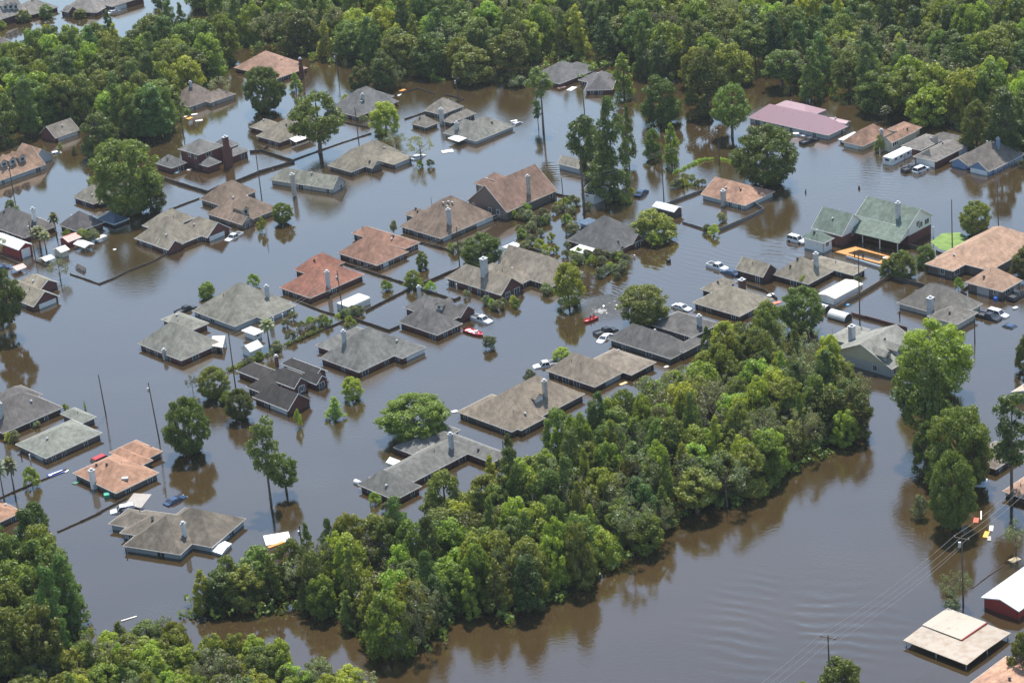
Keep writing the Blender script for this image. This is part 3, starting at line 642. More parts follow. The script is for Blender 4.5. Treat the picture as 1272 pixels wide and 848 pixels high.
for q in ((925, 165), (950, 160), (970, 165), (945, 182)):
    P = h.Mi(h.hit('t5', q)); b = bmesh.new(); tube(b, [P-Vector((0, 0, .2)), P+Vector((0, 0, .25))], [.15, .15], 8); tube(b, [P+Vector((0, 0, .25)), P+Vector((0, 0, .45)), P+Vector((0, 0, .6))], [.2, .3, .08], 8); obj('roof_turbine', b, GALV, h.root)
h = House('large_house', 'largest brown roof, tall gabled house with grey gable wall and a metal capped chimney', (0.177, 0.112, 0.088), paint('dark_siding', (.15, .125, .11), .7), 
    [('t5', (1042, 150), (1238, 206), (1489, 98), D(ends='gg', eave=2.2, pk=(1128, 72))), ('t5', 4.0, (1130, 78), (1175, 55), D(pitch=.7, eave=4.5)), ('t5', 4.0, (1185, 50), (1230, 28), D(pitch=.7, eave=4.5))], windows=.75)
h.chimney('e', (108, 320), 185, 1.0, .9, STONE); h.post('e', (325, 372), 2.0, DARK); h.post('e', (290, 385), 2.0, DARK)
h = House('brick_house', 'dark angular grey roofed house with a white pickup and red boat at its corner', (0.112, 0.107, 0.107), BRICK,
    [('t5', (705, 745), (895, 812), (1030, 757), D(ridge='v', pk=(925, 692))), ('t5', (728, 676), (945, 748), (1063, 694), D(ridge='v', pk=(925, 645))), ('t5', 4.5, (1010, 725), (1063, 680), D(ridge='v', ends='gh', pitch=.8))], stain=.45)
h.dormer('t5', (905, 685), 'u', 1.6, 1.0, 2.2); h.chimney('t5', (808, 625), 575, .9, .8)
h = House('brick_house', 'tan roofed brick house with three stepped gables and a broad white chimney, fence behind', (0.200, 0.174, 0.144), BRICK,
    [('l', (75, 414), (524, 552), (697, 466), D(ridge='v', ends='gh', pk=(588, 412), eave=1.5)), ('l', (470, 345), (928, 482), 10.0, D(ridge='v', ends='hg', pk=(600, 240))), ('l', 13.5, (590, 505), (800, 405), D(pitch=.66)), ('l', 6.0, (668, 418), (762, 378), D(ridge='v', ends='gh', pk=(712, 360))), ('l', 5.0, (640, 490), (692, 462), D(ridge='v', ends='gh', pitch=.6, eave=1.2))], gable=brick_mat(BRICK))
h.chimney('l', (395, 385), 262, 1.9, 1.5); h.window_at('l', (578, 545), 1.5, 1.2); h.post('l', (110, 490), 1.4); h.post('l', (175, 505), 1.4)
h = House('brick_house', 'wide grey brick house with a white garage door at its right end below the pergola', (0.146, 0.146, 0.142), BRICK,
    [('t9', (325, 78), (508, 156), 15.5, D(pk=(580, -58))), ('t9', (300, 20), (372, 52), (580, -40), D(pitch=.6)), ('t9', (560, 40), (722, 88), (849, 36), D(ridge='v', pitch=.7))])
h.door('t9', (788, 72), 5.2); h.chimney('t9', (437, 5), -45, 1.0, .9); h.post('t9', (568, 140), 1.3); h.post('t9', (620, 118), 1.3)
h = House('brick_house', 'slate hipped brick house with a flat white patio cover at its left corner', (0.099, 0.099, 0.103), BRICK,
    [('e', (400, 688), (766, 792), (1070, 655), D(pk=(722, 482))), ('e', 7.0, (925, 722), (1012, 672), D(ridge='v', ends='gh', pk=(966, 632))), ('e', 4.0, (820, 768), (862, 745), D(ridge='v', ends='gh', pitch=1.0)), ('e', 5.0, (1010, 690), (1060, 665), D(ridge='v', ends='gh', pitch=.9))], gable=brick_mat(BRICK), trim=TRIM)
h.awning('e', [(428, 765), (566, 802), (646, 757), (520, 717)], 1.15, MW)
h = House('house', 'rust streaked roof on a pale house inside a square fence with a stone chimney', (0.279, 0.163, 0.116), SIDE,
    [('t6', (932, 117), (1150, 173), (1290, 100), D(ridge='v', ends='hg', pk=(1195, 62)))], gable=SIDE, stain=.5)
h.chimney('t6', (1045, 172), 100, 1.5, 1.0, STONE, ground_base=True)
h = House('white_house', 'two storey green roofed house with white gables above a flooded pool deck', GREEN, WHITE,
    [('t7', (432, 222), (700, 284), (832, 222), D(ridge='v', ends='gg', eave=4.3, pk=(757, 188))), ('t7', (218, 285), (372, 322), (446, 250), D(ridge='v', ends='gg', eave=2.7, pk=(413, 213)))], gable=WHITE, trim=WHITE, stain=.12, windows=.5, skirt=(brick_mat(BRICK), 2.2))
h.slab_roof([gp('t7', (430, 305), 2.6), gp('t7', (657, 360), 2.6), gp('t7', (703, 284), 4.35), gp('t7', (432, 221), 4.35)])
b = bmesh.new(); q_ = [h.Mi(gp('t7', (661, 358), 2.5)), h.Mi(gp('t7', (700, 284), 4.2))]; q_.append(Vector((q_[1].x, q_[1].y, q_[0].z))); n_ = h.W[0].v*.1
f_ = [b.verts.new(p+n_) for p in q_]; g_ = [b.verts.new(p+n_*2.5) for p in q_]; b.faces.new(f_); b.faces.new(g_[::-1]); [b.faces.new((f_[k], f_[(k+1) % 3], g_[(k+1) % 3], g_[k])) for k in range(3)]; bmesh.ops.recalc_face_normals(b, faces=b.faces[:]); obj('porch_gable', b, WHITE, h.root)
h.window_at('t7', (748, 262), 1.3, 1.4); h.chimney('t7', (650, 230), 160, 1.2, 1.0)
h.post('t7', (560, 385), 2.5); h.post('t7', (648, 400), 2.5); h.post('t7', (475, 355), 2.5); h.post('t7', (372, 365), 2.5); h.post('t7', (825, 330), 2.6)
h = House('pool_house', 'small white cottage with a low green hipped roof beside the pool deck', GREEN, WHITE,
    [('t7', (172, 330), (283, 358), (345, 334), D(eave=2.6, pk=(248, 284)))], cat='cottage', trim=WHITE, stain=.1, windows=.8)
h = House('brick_house', 'orange tan roofed brick house with an open forecourt at the right edge', (.33, .215, .155), GBRICK,
    [('t7', (780, 461), (922, 496), (1200, 375), D(pk=(905, 415), eave=2.0)), ('t7', (990, 546), (1165, 598), (1270, 542), D(pk=(1150, 465), eave=2.0)), ('t7', (850, 420), (1105, 494), (1420, 350), D(pk=(1130, 325), eave=2.0))], stain=.15)
h.door('t7', (1070, 600), 3.0, mat=GALV)
h = House('brick_house', 'broad taupe brick house with white chimney and separate gabled garage wing', TAUPE, DBRICK,
    [('f', (755, 325), (1042, 401), (1245, 298), D(pk=(985, 140))), ('t7', (200, 455), (430, 517), (495, 481), D(ridge='v', pk=(445, 468))), ('f', (455, 290), (686, 345), (815, 287), D(ridge='v', ends='gg', eave=1.6, pk=(750, 233)))], gable=brick_mat(DBRICK), stain=.3)
h.chimney('f', (1105, 250), 160, 1.2, 1.0)
h = House('brick_house', 'taupe brick house with a square brick chimney under a white cap behind the wood', TAUPE, DBRICK,
    [('f', (105, 556), (500, 655), (762, 515), D(ridge='v', pk=(490, 420))), ('f', (190, 438), (300, 470), (490, 385), D(pk=(300, 385)))], stain=.25)
h.chimney('f', (520, 420), 365, 1.7, 1.4, brick_mat(DBRICK)); h.post('f', (715, 640), 1.3); h.post('f', (735, 655), 1.3, DARK)
h = House('brick_house', 'long slate L shaped roof wrapped around a white car in its drive', (0.107, 0.103, 0.103), (.10, .095, .095),
    [('g', (107, 446), (594, 609), (800, 515), D(ridge='v', pk=(572, 375))), ('g', (440, 335), (765, 440), 8.6, D(ridge='v', pk=(770, 265))), ('g', (610, 520), (690, 560), (900, 470), D(pitch=.65, eave=1.5))], stain=.3)
h.chimney('g', (820, 345), 270, 1.1, 1.0)
h = House('brick_house', 'tan brown hipped house with a wedge dormer and white chimney against the wood', (0.200, 0.166, 0.132), GBRICK,
    [('t10', (-235, 364), (0, 450), (348, 258), D(pk=(0, 235))), ('t10', (-272, 350), (-110, 410), (60, 320), D(ridge='v', ends='hh', pitch=.6)), ('t10', (-70, 405), (46, 443), (163, 380), D(pk=(40, 345), eave=1.25))], stain=.2)
h.dormer('t10', (135, 300), 'v', 2.0, .9, 3.2, None, win=False); h.chimney('t10', (165, 275), 200, 1.0, .9, STONE)
h = House('brick_house', 'tan brown hipped house with a dark brick left wall and pale garage side', (0.200, 0.169, 0.138), DBRICK,
    [('t10', (163, 148), (409, 229), (560, 160), D(pk=(402, 55))), ('t10', (400, 90), (590, 170), (678, 95), D(ridge='v', pitch=.5))], stain=.3)
h.door('t10', (500, 200), 4.5, mat=SIDE)
h = House('brick_house', 'rambling dark grey house of four joined roofs beside the big bright shrub', (0.129, 0.129, 0.125), BRICK,
    [('t9', (505, 710), (686, 787), (818, 718), D(pk=(655, 642))), ('t9', 8.2, (700, 737), (1110, 530), D(pitch=.5)), ('t9', (684, 522), (772, 562), (1010, 440), D(pitch=.45)), ('t9', (850, 480), (1165, 603), (1250, 560), D(ridge='v', pitch=.55))], stain=.2)
h.chimney('t9', (966, 530), 462, 1.0, .9); h.awning('t9', [(640, 600), (680, 615), (715, 592), (660, 572)], 1.2, MGR, posts=False)
h = House('brick_house', 'dark roofed brick house on the lower left edge with a white chimney', (0.107, 0.099, 0.099), DBRICK,
    [('t8', (-150, 395), (15, 458), (298, 323), D(pk=(75, 285))), ('t8', 8.0, (60, 330), (202, 262), D(pitch=.6))])
h.chimney('t8', (8, 375), 310, 1.1, 1.0)
h = House('brick_house', 'green grey hipped brick house with an open white posted corner beside the floating blue frame', (0.163, 0.172, 0.155), GBRICK,
    [('t8', (75, 511), (226, 581), (514, 459), D(pk=(222, 448))), ('t8', (285, 365), (405, 408), (472, 374), D(ridge='v', pitch=.5))], stain=.15, trim=TRIM)
h.door('t8', (195, 585), 2.6, mat=SIDE); h.post('t8', (105, 570), 1.3, DARK); h.post('t8', (150, 590), 1.3)
h = House('brick_house', 'orange rust roofed house with a wide white chimney and a skylight beside the twin poles', (0.279, 0.158, 0.107), GBRICK,
    [('t8', (365, 650), (572, 753), (782, 650), D(pk=(575, 610))), ('t8', (520, 560), (690, 620), (763, 592), D(ridge='v', pitch=.5)), ('t8', (560, 540), (715, 588), (794, 542), D(ridge='v', pitch=.5))], stain=.25, trim=TRIM)
h.chimney('t8', (465, 720), 640, 1.3, 1.1, WHITE)
P = h.Mi(h.hit('t8', (618, 682))); b = bmesh.new(); box(b, P.x-.6, P.x+.6, P.y-.4, P.y+.4, P.z-.1, P.z+.3); obj('skylight', b, GALV, h.root)
House('brick_house', 'orange roof corner cut by the left edge above the dark wood', (0.279, 0.158, 0.107), GBRICK, [('t8', (-150, 840), (0, 895), (116, 845), D(pitch=.5))])
h = House('house', 'weathered brown grey house of many hips at lower left, a white shed at its corner', (.125, .108, .09), SIDE,
    [('t12', (607, 170), (890, 214), 12.5, D(ang='B', pitch=.66)), ('t12', 13.5, (1045, 178), (1198, 32), D(ang=math.radians(61), pitch=.68)), ('t12', 12.0, (800, 112), (930, 40), D(ang=math.radians(61), pitch=.45)), ('t12', (590, 106), (790, 135), 9.0, D(ang='B', pitch=.4))], stain=.4, windows=.3)
h.chimney('t12', (912, 118), 60, 1.0, .8, WHITE)
h.post('t12', (625, 210), 1.3, DARK)
h = House('dormered_house', 'grey roofed house with a long pale gable and two front dormers beside bright tree', (0.189, 0.189, 0.176), SIDE,
    [('h', (268, 275), (580, 374), (790, 275), D(ends='gg', pk=(400, 242), eave=2.0)), ('h', (248, 208), (338, 236), (470, 165), D(pitch=.3, eave=1.6))], gable=CREAM, trim=TRIM, stain=.15)
h.chimney('h', (372, 220), 148, 1.5, 1.3); h.dormer('h', (560, 325), 'v', 2.0, 1.1, 3.4, SIDE); h.dormer('h', (622, 292), 'v', 2.0, 1.1, 3.4, SIDE)
h = House('house', 'grey brown house with a low front wing and broad white chimney behind the bright tree', (0.133, 0.125, 0.116), STONE,
    [('t7', (655, 646), (935, 732), (1070, 655), D(ridge='v', pk=(900, 580))), ('t7', (788, 722), (942, 759), (1012, 690), D(pk=(935, 668), eave=1.5))], stain=.3)
h.chimney('t7', (810, 700), 628, 1.7, 1.3); h.post('t7', (658, 720), 1.3, DARK)
House('house', 'brown roof glimpsed behind the lone pine on the right edge', (0.158, 0.130, 0.112), DBRICK, [('i', (800, 195), (1025, 300), (1330, 150), D(pitch=.45))])
House('house', 'pinkish tan roof corner low on the right edge beside the pine trunk', (0.307, 0.195, 0.149), DBRICK, [('i', (1115, 472), (1330, 575), (1560, 450), D(pitch=.45))])
House('house', 'pale roof corner on the right edge above the lone pine', (0.465, 0.372, 0.307), STONE, [('t11', (1222, 245), (1330, 290), (1500, 200), D(pitch=.4, ends='gg'))], trim=WHITE)
h = House('barn', 'dark red metal shed with a bright white roof at the lower right edge', MW, REDM, [('t15', (1058, 425), (1247, 492), (1500, 290), D(ends='gg', eave=1.9, pk=(1150, 432)))], gable=REDM, cat='shed', auto=False, cap=False, trim=WHITE)
h = House('metal_roof_house', 'rusty orange roof cut by the bottom right corner', (0.372, 0.219, 0.153), DBRICK, [('t15', (960, 880), (1190, 970), (1415, 802), D(ends='gg', pk=(1075, 900), eave=1.8))])
# --- sheds and outbuildings
OUT = []
def shed(name, label, roof, wall, w_, **k):
    hh = House(name, label, roof, wall, [w_], cat=k.pop('cat', 'shed'), auto=k.pop('auto', False), cap=False, trim=k.pop('trim', None) or WHITE, **k); OUT.append(hh); return hh
s_ = shed('garden_shed', 'white walled shed nearest the palm, with a small dark window', MW, WHITE, ('k', (738, 215), (826, 245), (880, 214), D(pitch=.22, eave=1.5)))
s_.window_at('k', (850, 245), .9, .7)
shed('garden_shed', 'bright white gabled shed below the palm, backing on the hedge', MW, WHITE, ('k', (745, 325), (800, 356), (890, 320), D(ends='gg', pk=(770, 312), eave=1.4)), gable=WHITE)
shed('garden_shed', 'cream gabled shed with dark doors under the leaning power pole', MT, CREAM, ('c', (460, 565), (535, 592), (610, 562), D(ends='gg', pitch=.4, eave=1.6)), gable=CREAM)
shed('garden_shed', 'red metal roofed shed beside the dark pyramid roofed house', MRED, REDM, ('c', (545, 455), (600, 500), (716, 455), D(ends='gg', pitch=.35, eave=1.4)), gable=REDM)
shed('canopy', 'small red canopy awash at the left edge', MRED, None, ('c', (88, 725), (150, 750), (226, 715), D(ends='gg', pitch=.4, eave=.9)), cat='canopy')
shed('carport', 'curved white carport standing in open water by the red roofed shed', MW, None, ('c', (640, 515), (742, 550), (835, 518), D(ends='gg', ridge='v', pitch=.3, eave=1.2)), cat='carport')
shed('canopy', 'low flat roofed cream canopy right of the red roofed shed', MT, None, ('c', (825, 462), (850, 478), (930, 440), D(pitch=.12, eave=.9)), cat='canopy')
shed('canopy', 'grey white canopy awash between the barn and the cream shed', MW, None, ('c', (340, 645), (400, 668), (468, 632), D(ends='gg', pitch=.35, eave=.9)), cat='canopy')
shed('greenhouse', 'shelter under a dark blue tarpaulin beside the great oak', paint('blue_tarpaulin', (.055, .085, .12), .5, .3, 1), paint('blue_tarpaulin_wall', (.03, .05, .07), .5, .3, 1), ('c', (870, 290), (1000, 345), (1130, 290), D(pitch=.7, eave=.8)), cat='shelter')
shed('garden_shed', 'long low white shed with a pale tan roof behind the wooden fence', MT, WHITE, ('t7', (268, 600), (340, 632), (482, 560), D(ends='gg', pitch=.14, eave=1.7)), gable=WHITE)
shed('garden_shed', 'small grey white low roofed shed at the fence end beside the garden shrubs', MW, SIDE, ('l', (545, 165), (606, 192), (692, 152), D(pitch=.15, eave=1.2)))
shed('barn_shed', 'grey gambrel shed behind the broad light green tree', MGR, FENCE, ('t6', (700, 172), (800, 205), (842, 182), D(ridge='v', ends='gg', pitch=.45, eave=1.5)), gable=FENCE)
shed('garden_shed', 'tiny white roofed shed behind the slate house with the patio cover', MW, SIDE, ('t6', (335, 252), (368, 268), (405, 240), D(pitch=.2, eave=1.0)))
s_ = shed('white_cottage', 'white walled cottage with a dark roof under the dark column of trees', (0.052, 0.052, 0.065), WHITE, ('e', (515, 312), (620, 338), (745, 275), D(ridge='v', ends='gg', eave=2.4, pk=(680, 262))), gable=WHITE, cat='cottage')
s_.window_at('e', (570, 335), 1.0, .8)
shed('garden_shed', 'white box annex right of the white cottage', WHITE, WHITE, ('e', (752, 275), (778, 284), (805, 262), D(pitch=.15, eave=2.3)))
shed('small_house', 'low beige roofed house with white walls behind the dark column of trees', (0.223, 0.205, 0.177), SIDE, ('e', (315, 88), (560, 140), (625, 100), D(ridge='v', ends='gg', pk=(570, 62), eave=1.5)), gable=WHITE, cat='house')
shed('boat_shelter', 'white roofed lean-to left of the rust brown house with the cream wall', MW, DARK, ('t3', (360, 685), (385, 695), (450, 655), D(pitch=.1, eave=.9)))
# two level carport
def carport2():
    P = [gp('t15', q, 1.05) for q in ((675, 635), (990, 757), (1208, 598), (850, 487))]; c = sum(P, Vector())/4; c.z = 0
    r = empty('pole_barn', c, 0, 'open pole barn with a two level cream sheet metal roof in the lower right', 'pole barn')
    b = bmesh.new(); u = (P[2]-P[1]).normalized(); L_ = (P[2]-P[1]).length; v = (P[0]-P[1]).normalized(); W_ = (P[0]-P[1]).length
    def slab(b, a0, a1, b0, b1, f, th=.12):
        Q = [P[1]+u*a+v*bb for a, bb in ((a0, b0), (a1, b0), (a1, b1), (a0, b1))]; z = [f(a, bb) for a, bb in ((a0, b0), (a1, b0), (a1, b1), (a0, b1))]
        A = [Vector((q.x, q.y, zz))-c for q, zz in zip(Q, z)]; hexa(b, [p-Vector((0, 0, th)) for p in A]+A)
    f1 = lambda a, bb: 1.5+.07*min(a, 6)
    slab(b, 0, L_*.42, 0, W_, lambda a, bb: 1.05+.035*a); slab(b, L_*.42, L_, 0, W_*.38, lambda a, bb: 1.05+.035*L_*.42-.03*(a-L_*.42))
    obj('lower_roof', b, metal_roof((.33, .275, .215), .6), r)
    b = bmesh.new(); slab(b, L_*.425, L_*1.0, W_*.385, W_, lambda a, bb: 1.45-.02*(a-L_*.42)); obj('upper_roof', b, metal_roof((.39, .34, .27), .1), r)
    b = bmesh.new()
    slab(b, L_*.425, L_*1.0, W_*.37, W_*.383, lambda a, bb: 1.45-.02*(a-L_*.42), .35); obj('fascia', b, REDM, r)
    for a in (.03, .5, .97):
        for bb in (.03, .5, .97):
            q = P[1]+u*(L_*a)+v*(W_*bb)-c; b = bmesh.new(); bar(b, (q.x, q.y, -1), (q.x, q.y, .93), .16, .16); obj('post', b, GALV, r)
carport2()
for h_ in OUT:
    if not h_.segs:
        w_ = h_.W[0]
        for a in (.06, .94):
            for bb in (.08, .92):
                q = h_.Mi(w_.pt(w_.len*a, w_.span*bb, 0)); b = bmesh.new(); bar(b, (q.x, q.y, -1), (q.x, q.y, w_.eave-.02), .12, .12); obj('post', b, GALV, h_.root)

# ------------------------------------------------------------------ trees
def leaf_mesh(name, P, Nn, size, mat, stretch=1.5):
    """P: leaf centres, Nn: outward directions; one small bent card (two triangles a side) per leaf spray."""
    size *= .86; n = len(P); r = RNG.normal(size=(n, 3)); Nn = Nn+0.42*r; Nn /= np.linalg.norm(Nn, axis=1)[:, None]
    t = RNG.normal(size=(n, 3)); t -= (t*Nn).sum(1)[:, None]*Nn; t /= np.linalg.norm(t, axis=1)[:, None]; b = np.cross(Nn, t)
    s = (size*RNG.uniform(.6, 1.35, n))[:, None]
    V = np.stack([P-t*s*.5*stretch, P-b*s*.5, P+t*s*.5*stretch, P+b*s*.5], 1).reshape(-1, 3)
    me = bpy.data.meshes.new(name); me.vertices.add(4*n); me.vertices.foreach_set('co', V.ravel())
    me.loops.add(4*n); me.loops.foreach_set('vertex_index', np.arange(4*n, dtype=np.int32))
    me.polygons.add(n); me.polygons.foreach_set('loop_start', np.arange(n, dtype=np.int32)*4); me.polygons.foreach_set('loop_total', np.full(n, 4, dtype=np.int32))
    me.update(calc_edges=True); me.validate(); me.materials.append(mat); return me
def lobes(cs, rs, per, up=.25):
    """leaf centres on the shells of many small clumps"""
    P, Q = [], []
    for c, r in zip(cs, rs):
        k = max(8, int(per*r*r*1.3)); d = RNG.normal(size=(k, 3)); d[:, 2] += up; d /= np.linalg.norm(d, axis=1)[:, None]
        rr = r*RNG.uniform(.55, 1.08, k)[:, None]; sc = np.array([1, 1, .78]); P.append(np.array(c)+d*rr*sc); Q.append(d)
    return np.concatenate(P), np.concatenate(Q)
def shell(n, R, Hc, rz, zmin=-1.0, pw=.5, lean=0.0):
    out = []
    while len(out) < n:
        d = RNG.normal(size=3); d /= np.linalg.norm(d)
        if d[2] < zmin: continue
        q = RNG.uniform(.45, 1)**pw; out.append((d[0]*R*q*RNG.uniform(.85, 1.1), d[1]*R*q*RNG.uniform(.85, 1.1), Hc+d[2]*rz*q))
    return out
def trunk_mesh(name, H, r0, limbs, top=.8, bend=.4):
    bm = bmesh.new(); n = 6; pts = []; bx, by = RNG.uniform(-bend, bend, 2)
    for i in range(n+1):
        f = i/n; pts.append((bx*math.sin(f*2.2), by*math.sin(f*1.7), -1.5+(H*top+1.5)*f))
    tube(bm, pts, [r0*(1.25-.95*i/n) for i in range(n+1)], 8)
    for (h, L_, el, az) in limbs:
        f = (h+1.5)/(H*top+1.5); p0 = Vector((bx*math.sin(f*2.2), by*math.sin(f*1.7), h)); d = Vector((math.cos(az)*math.cos(el), math.sin(az)*math.cos(el), math.sin(el)))
        p1 = p0+d*L_*.5+Vector((0, 0, L_*.05)); p2 = p0+d*L_+Vector((0, 0, L_*.16)); tube(bm, [p0, p1, p2], [r0*.42, r0*.28, r0*.1], 6)
    me = bpy.data.meshes.new(name); 
    for f_ in bm.faces: f_.smooth = True
    bm.to_mesh(me); bm.free(); me.materials.append(BARK); return me
def rl(n, h0, h1, L0, L1, e0=.2, e1=.9):
    return [(RNG.uniform(h0, h1), RNG.uniform(L0, L1), RNG.uniform(e0, e1), 2*math.pi*(i+RNG.uniform(0, .7))/n) for i in range(n)]
def egg(n, R, z0, H, f0=.25, pw=2.3):
    out = []
    while len(out) < n:
        f = RNG.uniform(0, 1); pr = min(1, (f/f0)**.45) if f < f0 else max(0, 1-((f-f0)/(1-f0))**pw)**.5
        if RNG.uniform() > pr+.15: continue
        a = RNG.uniform(0, 6.283); q = RNG.uniform(.35, 1)**.45*RNG.uniform(.86, 1.1); out.append((R*pr*q*math.cos(a), R*pr*q*math.sin(a), z0+f*(H-z0)))
    return out
PROTO = {}
def proto(kind, R, H, crown, trunk): PROTO.setdefault(kind, []).append((R, H, crown, trunk))
for i in range(4):      # spreading broadleaf, crown well down
    cs = egg(96, 4.0, .25, 9.7, .14); P, Q = lobes(cs, RNG.uniform(.7, 1.2, 92), 92); proto('oak', 4.8, 10.4, leaf_mesh('crown', P, Q, .34, LEAF), trunk_mesh('trunk', 11, .3, rl(7, 2.5, 7, 2.2, 4)))
for i in range(3):      # crown carried on a clear trunk
    cs = egg(84, 4.2, 2.7, 11.3, .3); P, Q = lobes(cs, RNG.uniform(.7, 1.2, 84), 92); proto('high', 5.0, 12.0, leaf_mesh('crown', P, Q, .34, LEAF), trunk_mesh('trunk', 12, .34, rl(8, 3.5, 8, 2.5, 4.2, .3, .9)))
for i in range(2):
    cs = egg(88, 3.9, .2, 7.9, .16); P, Q = lobes(cs, RNG.uniform(.65, 1.1, 84), 100); proto('bright', 4.7, 8.6, leaf_mesh('crown', P, Q, .34, LEAF_B), trunk_mesh('trunk', 9, .26, rl(7, 2, 6, 2.2, 3.6)))
for i in range(3):      # narrow, pointed
    cs = []
    for k in range(52):
        f = (k+.5)/52; rr = 2.5*(1-f**1.6)**.8*RNG.uniform(.55, 1); a = RNG.uniform(0, 6.28); cs.append((rr*math.cos(a), rr*math.sin(a), .8+f*9.6))
    P, Q = lobes(cs, [max(.45, .95*(1-.45*(k/52))) for k in range(52)], 95); proto('cone', 3.0, 11, leaf_mesh('crown', P, Q, .32, (LEAF, LEAF_B, LEAF)[i]), trunk_mesh('trunk', 10.5, .2, rl(4, 2, 7, 1, 1.8)))
for i in range(3):      # loose pine, flat sprays high on a bare stem
    cs = []
    for k in range((40, 26, 42)[i]):
        z = RNG.uniform((6.0, 9.0, 5.5)[i], 15.6); a = RNG.uniform(0, 6.28); m = 3.2*(1-((z-11)/6)**2*.75) if z > 11 else 2.8; rr = m*RNG.uniform(.3, 1.0); cs.append((rr*math.cos(a), rr*math.sin(a), z))
    P, Q = lobes(cs, RNG.uniform(.75, 1.25, len(cs)), 80, .5); proto('pine', 3.9, 16.4, leaf_mesh('crown', P, Q, .32, LEAF_P, 1.9), trunk_mesh('trunk', 16.2, .24, [(c[2]-.7, math.hypot(c[0], c[1]), .25, math.atan2(c[1], c[0])) for c in cs[:18]], .96, .3))
for i in range(2):      # very large spreading oak
    cs = egg(220, 7.0, .3, 14.2, .34, 2.9); P, Q = lobes(cs, RNG.uniform(.8, 1.5, 210), 66); proto('big', 7.9, 15.2, leaf_mesh('crown', P, Q, .38, (LEAF, LEAF_B)[i]), trunk_mesh('trunk', 14, .5, rl(9, 2.5, 9, 4, 6.5)))
for i in range(2):      # dense pine/cypress
    cs = []
    for k in range(84):
        z = RNG.uniform(1.2, 14.5); a = RNG.uniform(0, 6.28); m = 3.3*min(1, (16-z)/7); rr = m*RNG.uniform(.4, 1.0); cs.append((rr*math.cos(a), rr*math.sin(a), z))
    P, Q = lobes(cs, RNG.uniform(.7, 1.2, 84), 75, .4); proto('dense', 3.9, 15.6, leaf_mesh('crown', P, Q, .32, LEAF_P, 1.7), trunk_mesh('trunk', 15, .25, rl(5, 3, 12, 1.5, 2.6)))
for i in range(2):      # half bare, greyish
    cs = shell(30, 3.6, 5.0, 3.2, -.7); P, Q = lobes(cs, RNG.uniform(.5, .95, 30), 60); proto('grey', 4.3, 8.8, leaf_mesh('crown', P, Q, .26, LEAF_G), trunk_mesh('trunk', 8.2, .18, rl(11, 1, 6, 2, 3.6)))
for i in range(3):      # low shrubs
    cs = shell(22, 1.25, 1.0, 1.0, -.5); P, Q = lobes(cs, RNG.uniform(.35, .6, 22), 230); proto('shrub', 1.75, 2.3, leaf_mesh('crown', P, Q, .2, (LEAF_B, LEAF_G, LEAF_G)[i]), trunk_mesh('trunk', 2, .08, rl(4, .1, .8, .6, 1)))
def palm_proto():
    bm = bmesh.new()
    for k in range(34):
        a = k*2.4; el = math.radians(70-k*3.6); L_ = 1.9; d = Vector((math.cos(a)*math.cos(el), math.sin(a)*math.cos(el), math.sin(el))); s = Vector((-math.sin(a), math.cos(a), 0))
        p0 = Vector((0, 0, 5.2)); prev = None
        for j in range(5):
            f = j/4; c = p0+d*L_*f-Vector((0, 0, .55*f*f)); w_ = (.05, .38, .5, .36, .05)[j]; dn = Vector((0, 0, .1*w_))
            cur = (bm.verts.new(c-s*w_-dn), bm.verts.new(c), bm.verts.new(c+s*w_-dn))
            if prev:
                bm.faces.new((prev[0], prev[1], cur[1], cur[0])); bm.faces.new((prev[1], prev[2], cur[2], cur[1]))
            prev = cur
    me = bpy.data.meshes.new('fronds'); bm.to_mesh(me); bm.free(); me.materials.append(LEAF_G); PROTO['palm'] = [(2.0, 6.6, me, trunk_mesh('trunk', 5.4, .2, [], .97, .15))]
palm_proto()
CROWN_NAME = {'palm': 'fronds'}; KIND = {'oak': 'oak_tree', 'big': 'oak_tree', 'high': 'oak_tree', 'bright': 'broadleaf_tree', 'cone': 'conical_tree', 'pine': 'pine_tree', 'dense': 'pine_tree', 'grey': 'willow_tree', 'shrub': 'shrub', 'palm': 'palm_tree'}
KCAT = {'oak': 'tree', 'big': 'tree', 'high': 'tree', 'bright': 'leafy tree', 'cone': 'upright tree', 'pine': 'pine tree', 'dense': 'evergreen tree', 'grey': 'willow', 'shrub': 'shrub', 'palm': 'palm'}
FAR = []
def plant(kind, P, H, R, label, group=None, cat=None, var=None):
    pr = PROTO[kind]; r0, h0, cr, tr = pr[RNG.integers(len(pr)) if var is None else var % len(pr)]
    o = empty(KIND[kind], (P.x, P.y, 0), RNG.uniform(0, 6.28), label, cat or KCAT[kind], group); o.scale = (R/r0, R/r0, H/h0)
    for nm, me in ((CROWN_NAME.get(kind, 'crown'), cr), ('trunk', tr)):
        c = bpy.data.objects.new(nm, me); COL.objects.link(c); c.parent = o
    return o
def tree(kind, xb, yb, yt, wpx, label, group=None, var=None):
    P = ground(xb, yb, 0); k = ppm(P); R = wpx/2/k; Pb = P+Vector((0, R*.25, 0))*0; H = height_to(P, yt)-R*.12
    return plant(kind, P, max(H, .8), R, label, group, None, var)
T = tree
T('big', 162, 264, 164, 94, 'great dark round oak standing in open water at left, largest lone tree', var=0); T('oak', 190, 262, 215, 40, 'lower dark oak hugging the right side of the great round oak')
T('high', 397, 190, 108, 74, 'tall oak on a bare trunk rising in front of the taupe house with the sunroom')
T('big', 330, 138, 77, 54, 'dark round oak above the channel near the top, beside the orange roof', var=0); T('cone', 368, 112, 88, 20, 'small upright tree between the round oak and the brick chimney')
T('oak', 128, 195, 136, 54, 'mid green oak at the lower edge of the left woods'); T('dense', 195, 170, 100, 44, 'dark evergreen at the right corner of the left woods'); T('oak', 170, 170, 112, 40, 'dark oak left of the evergreen in the left woods')
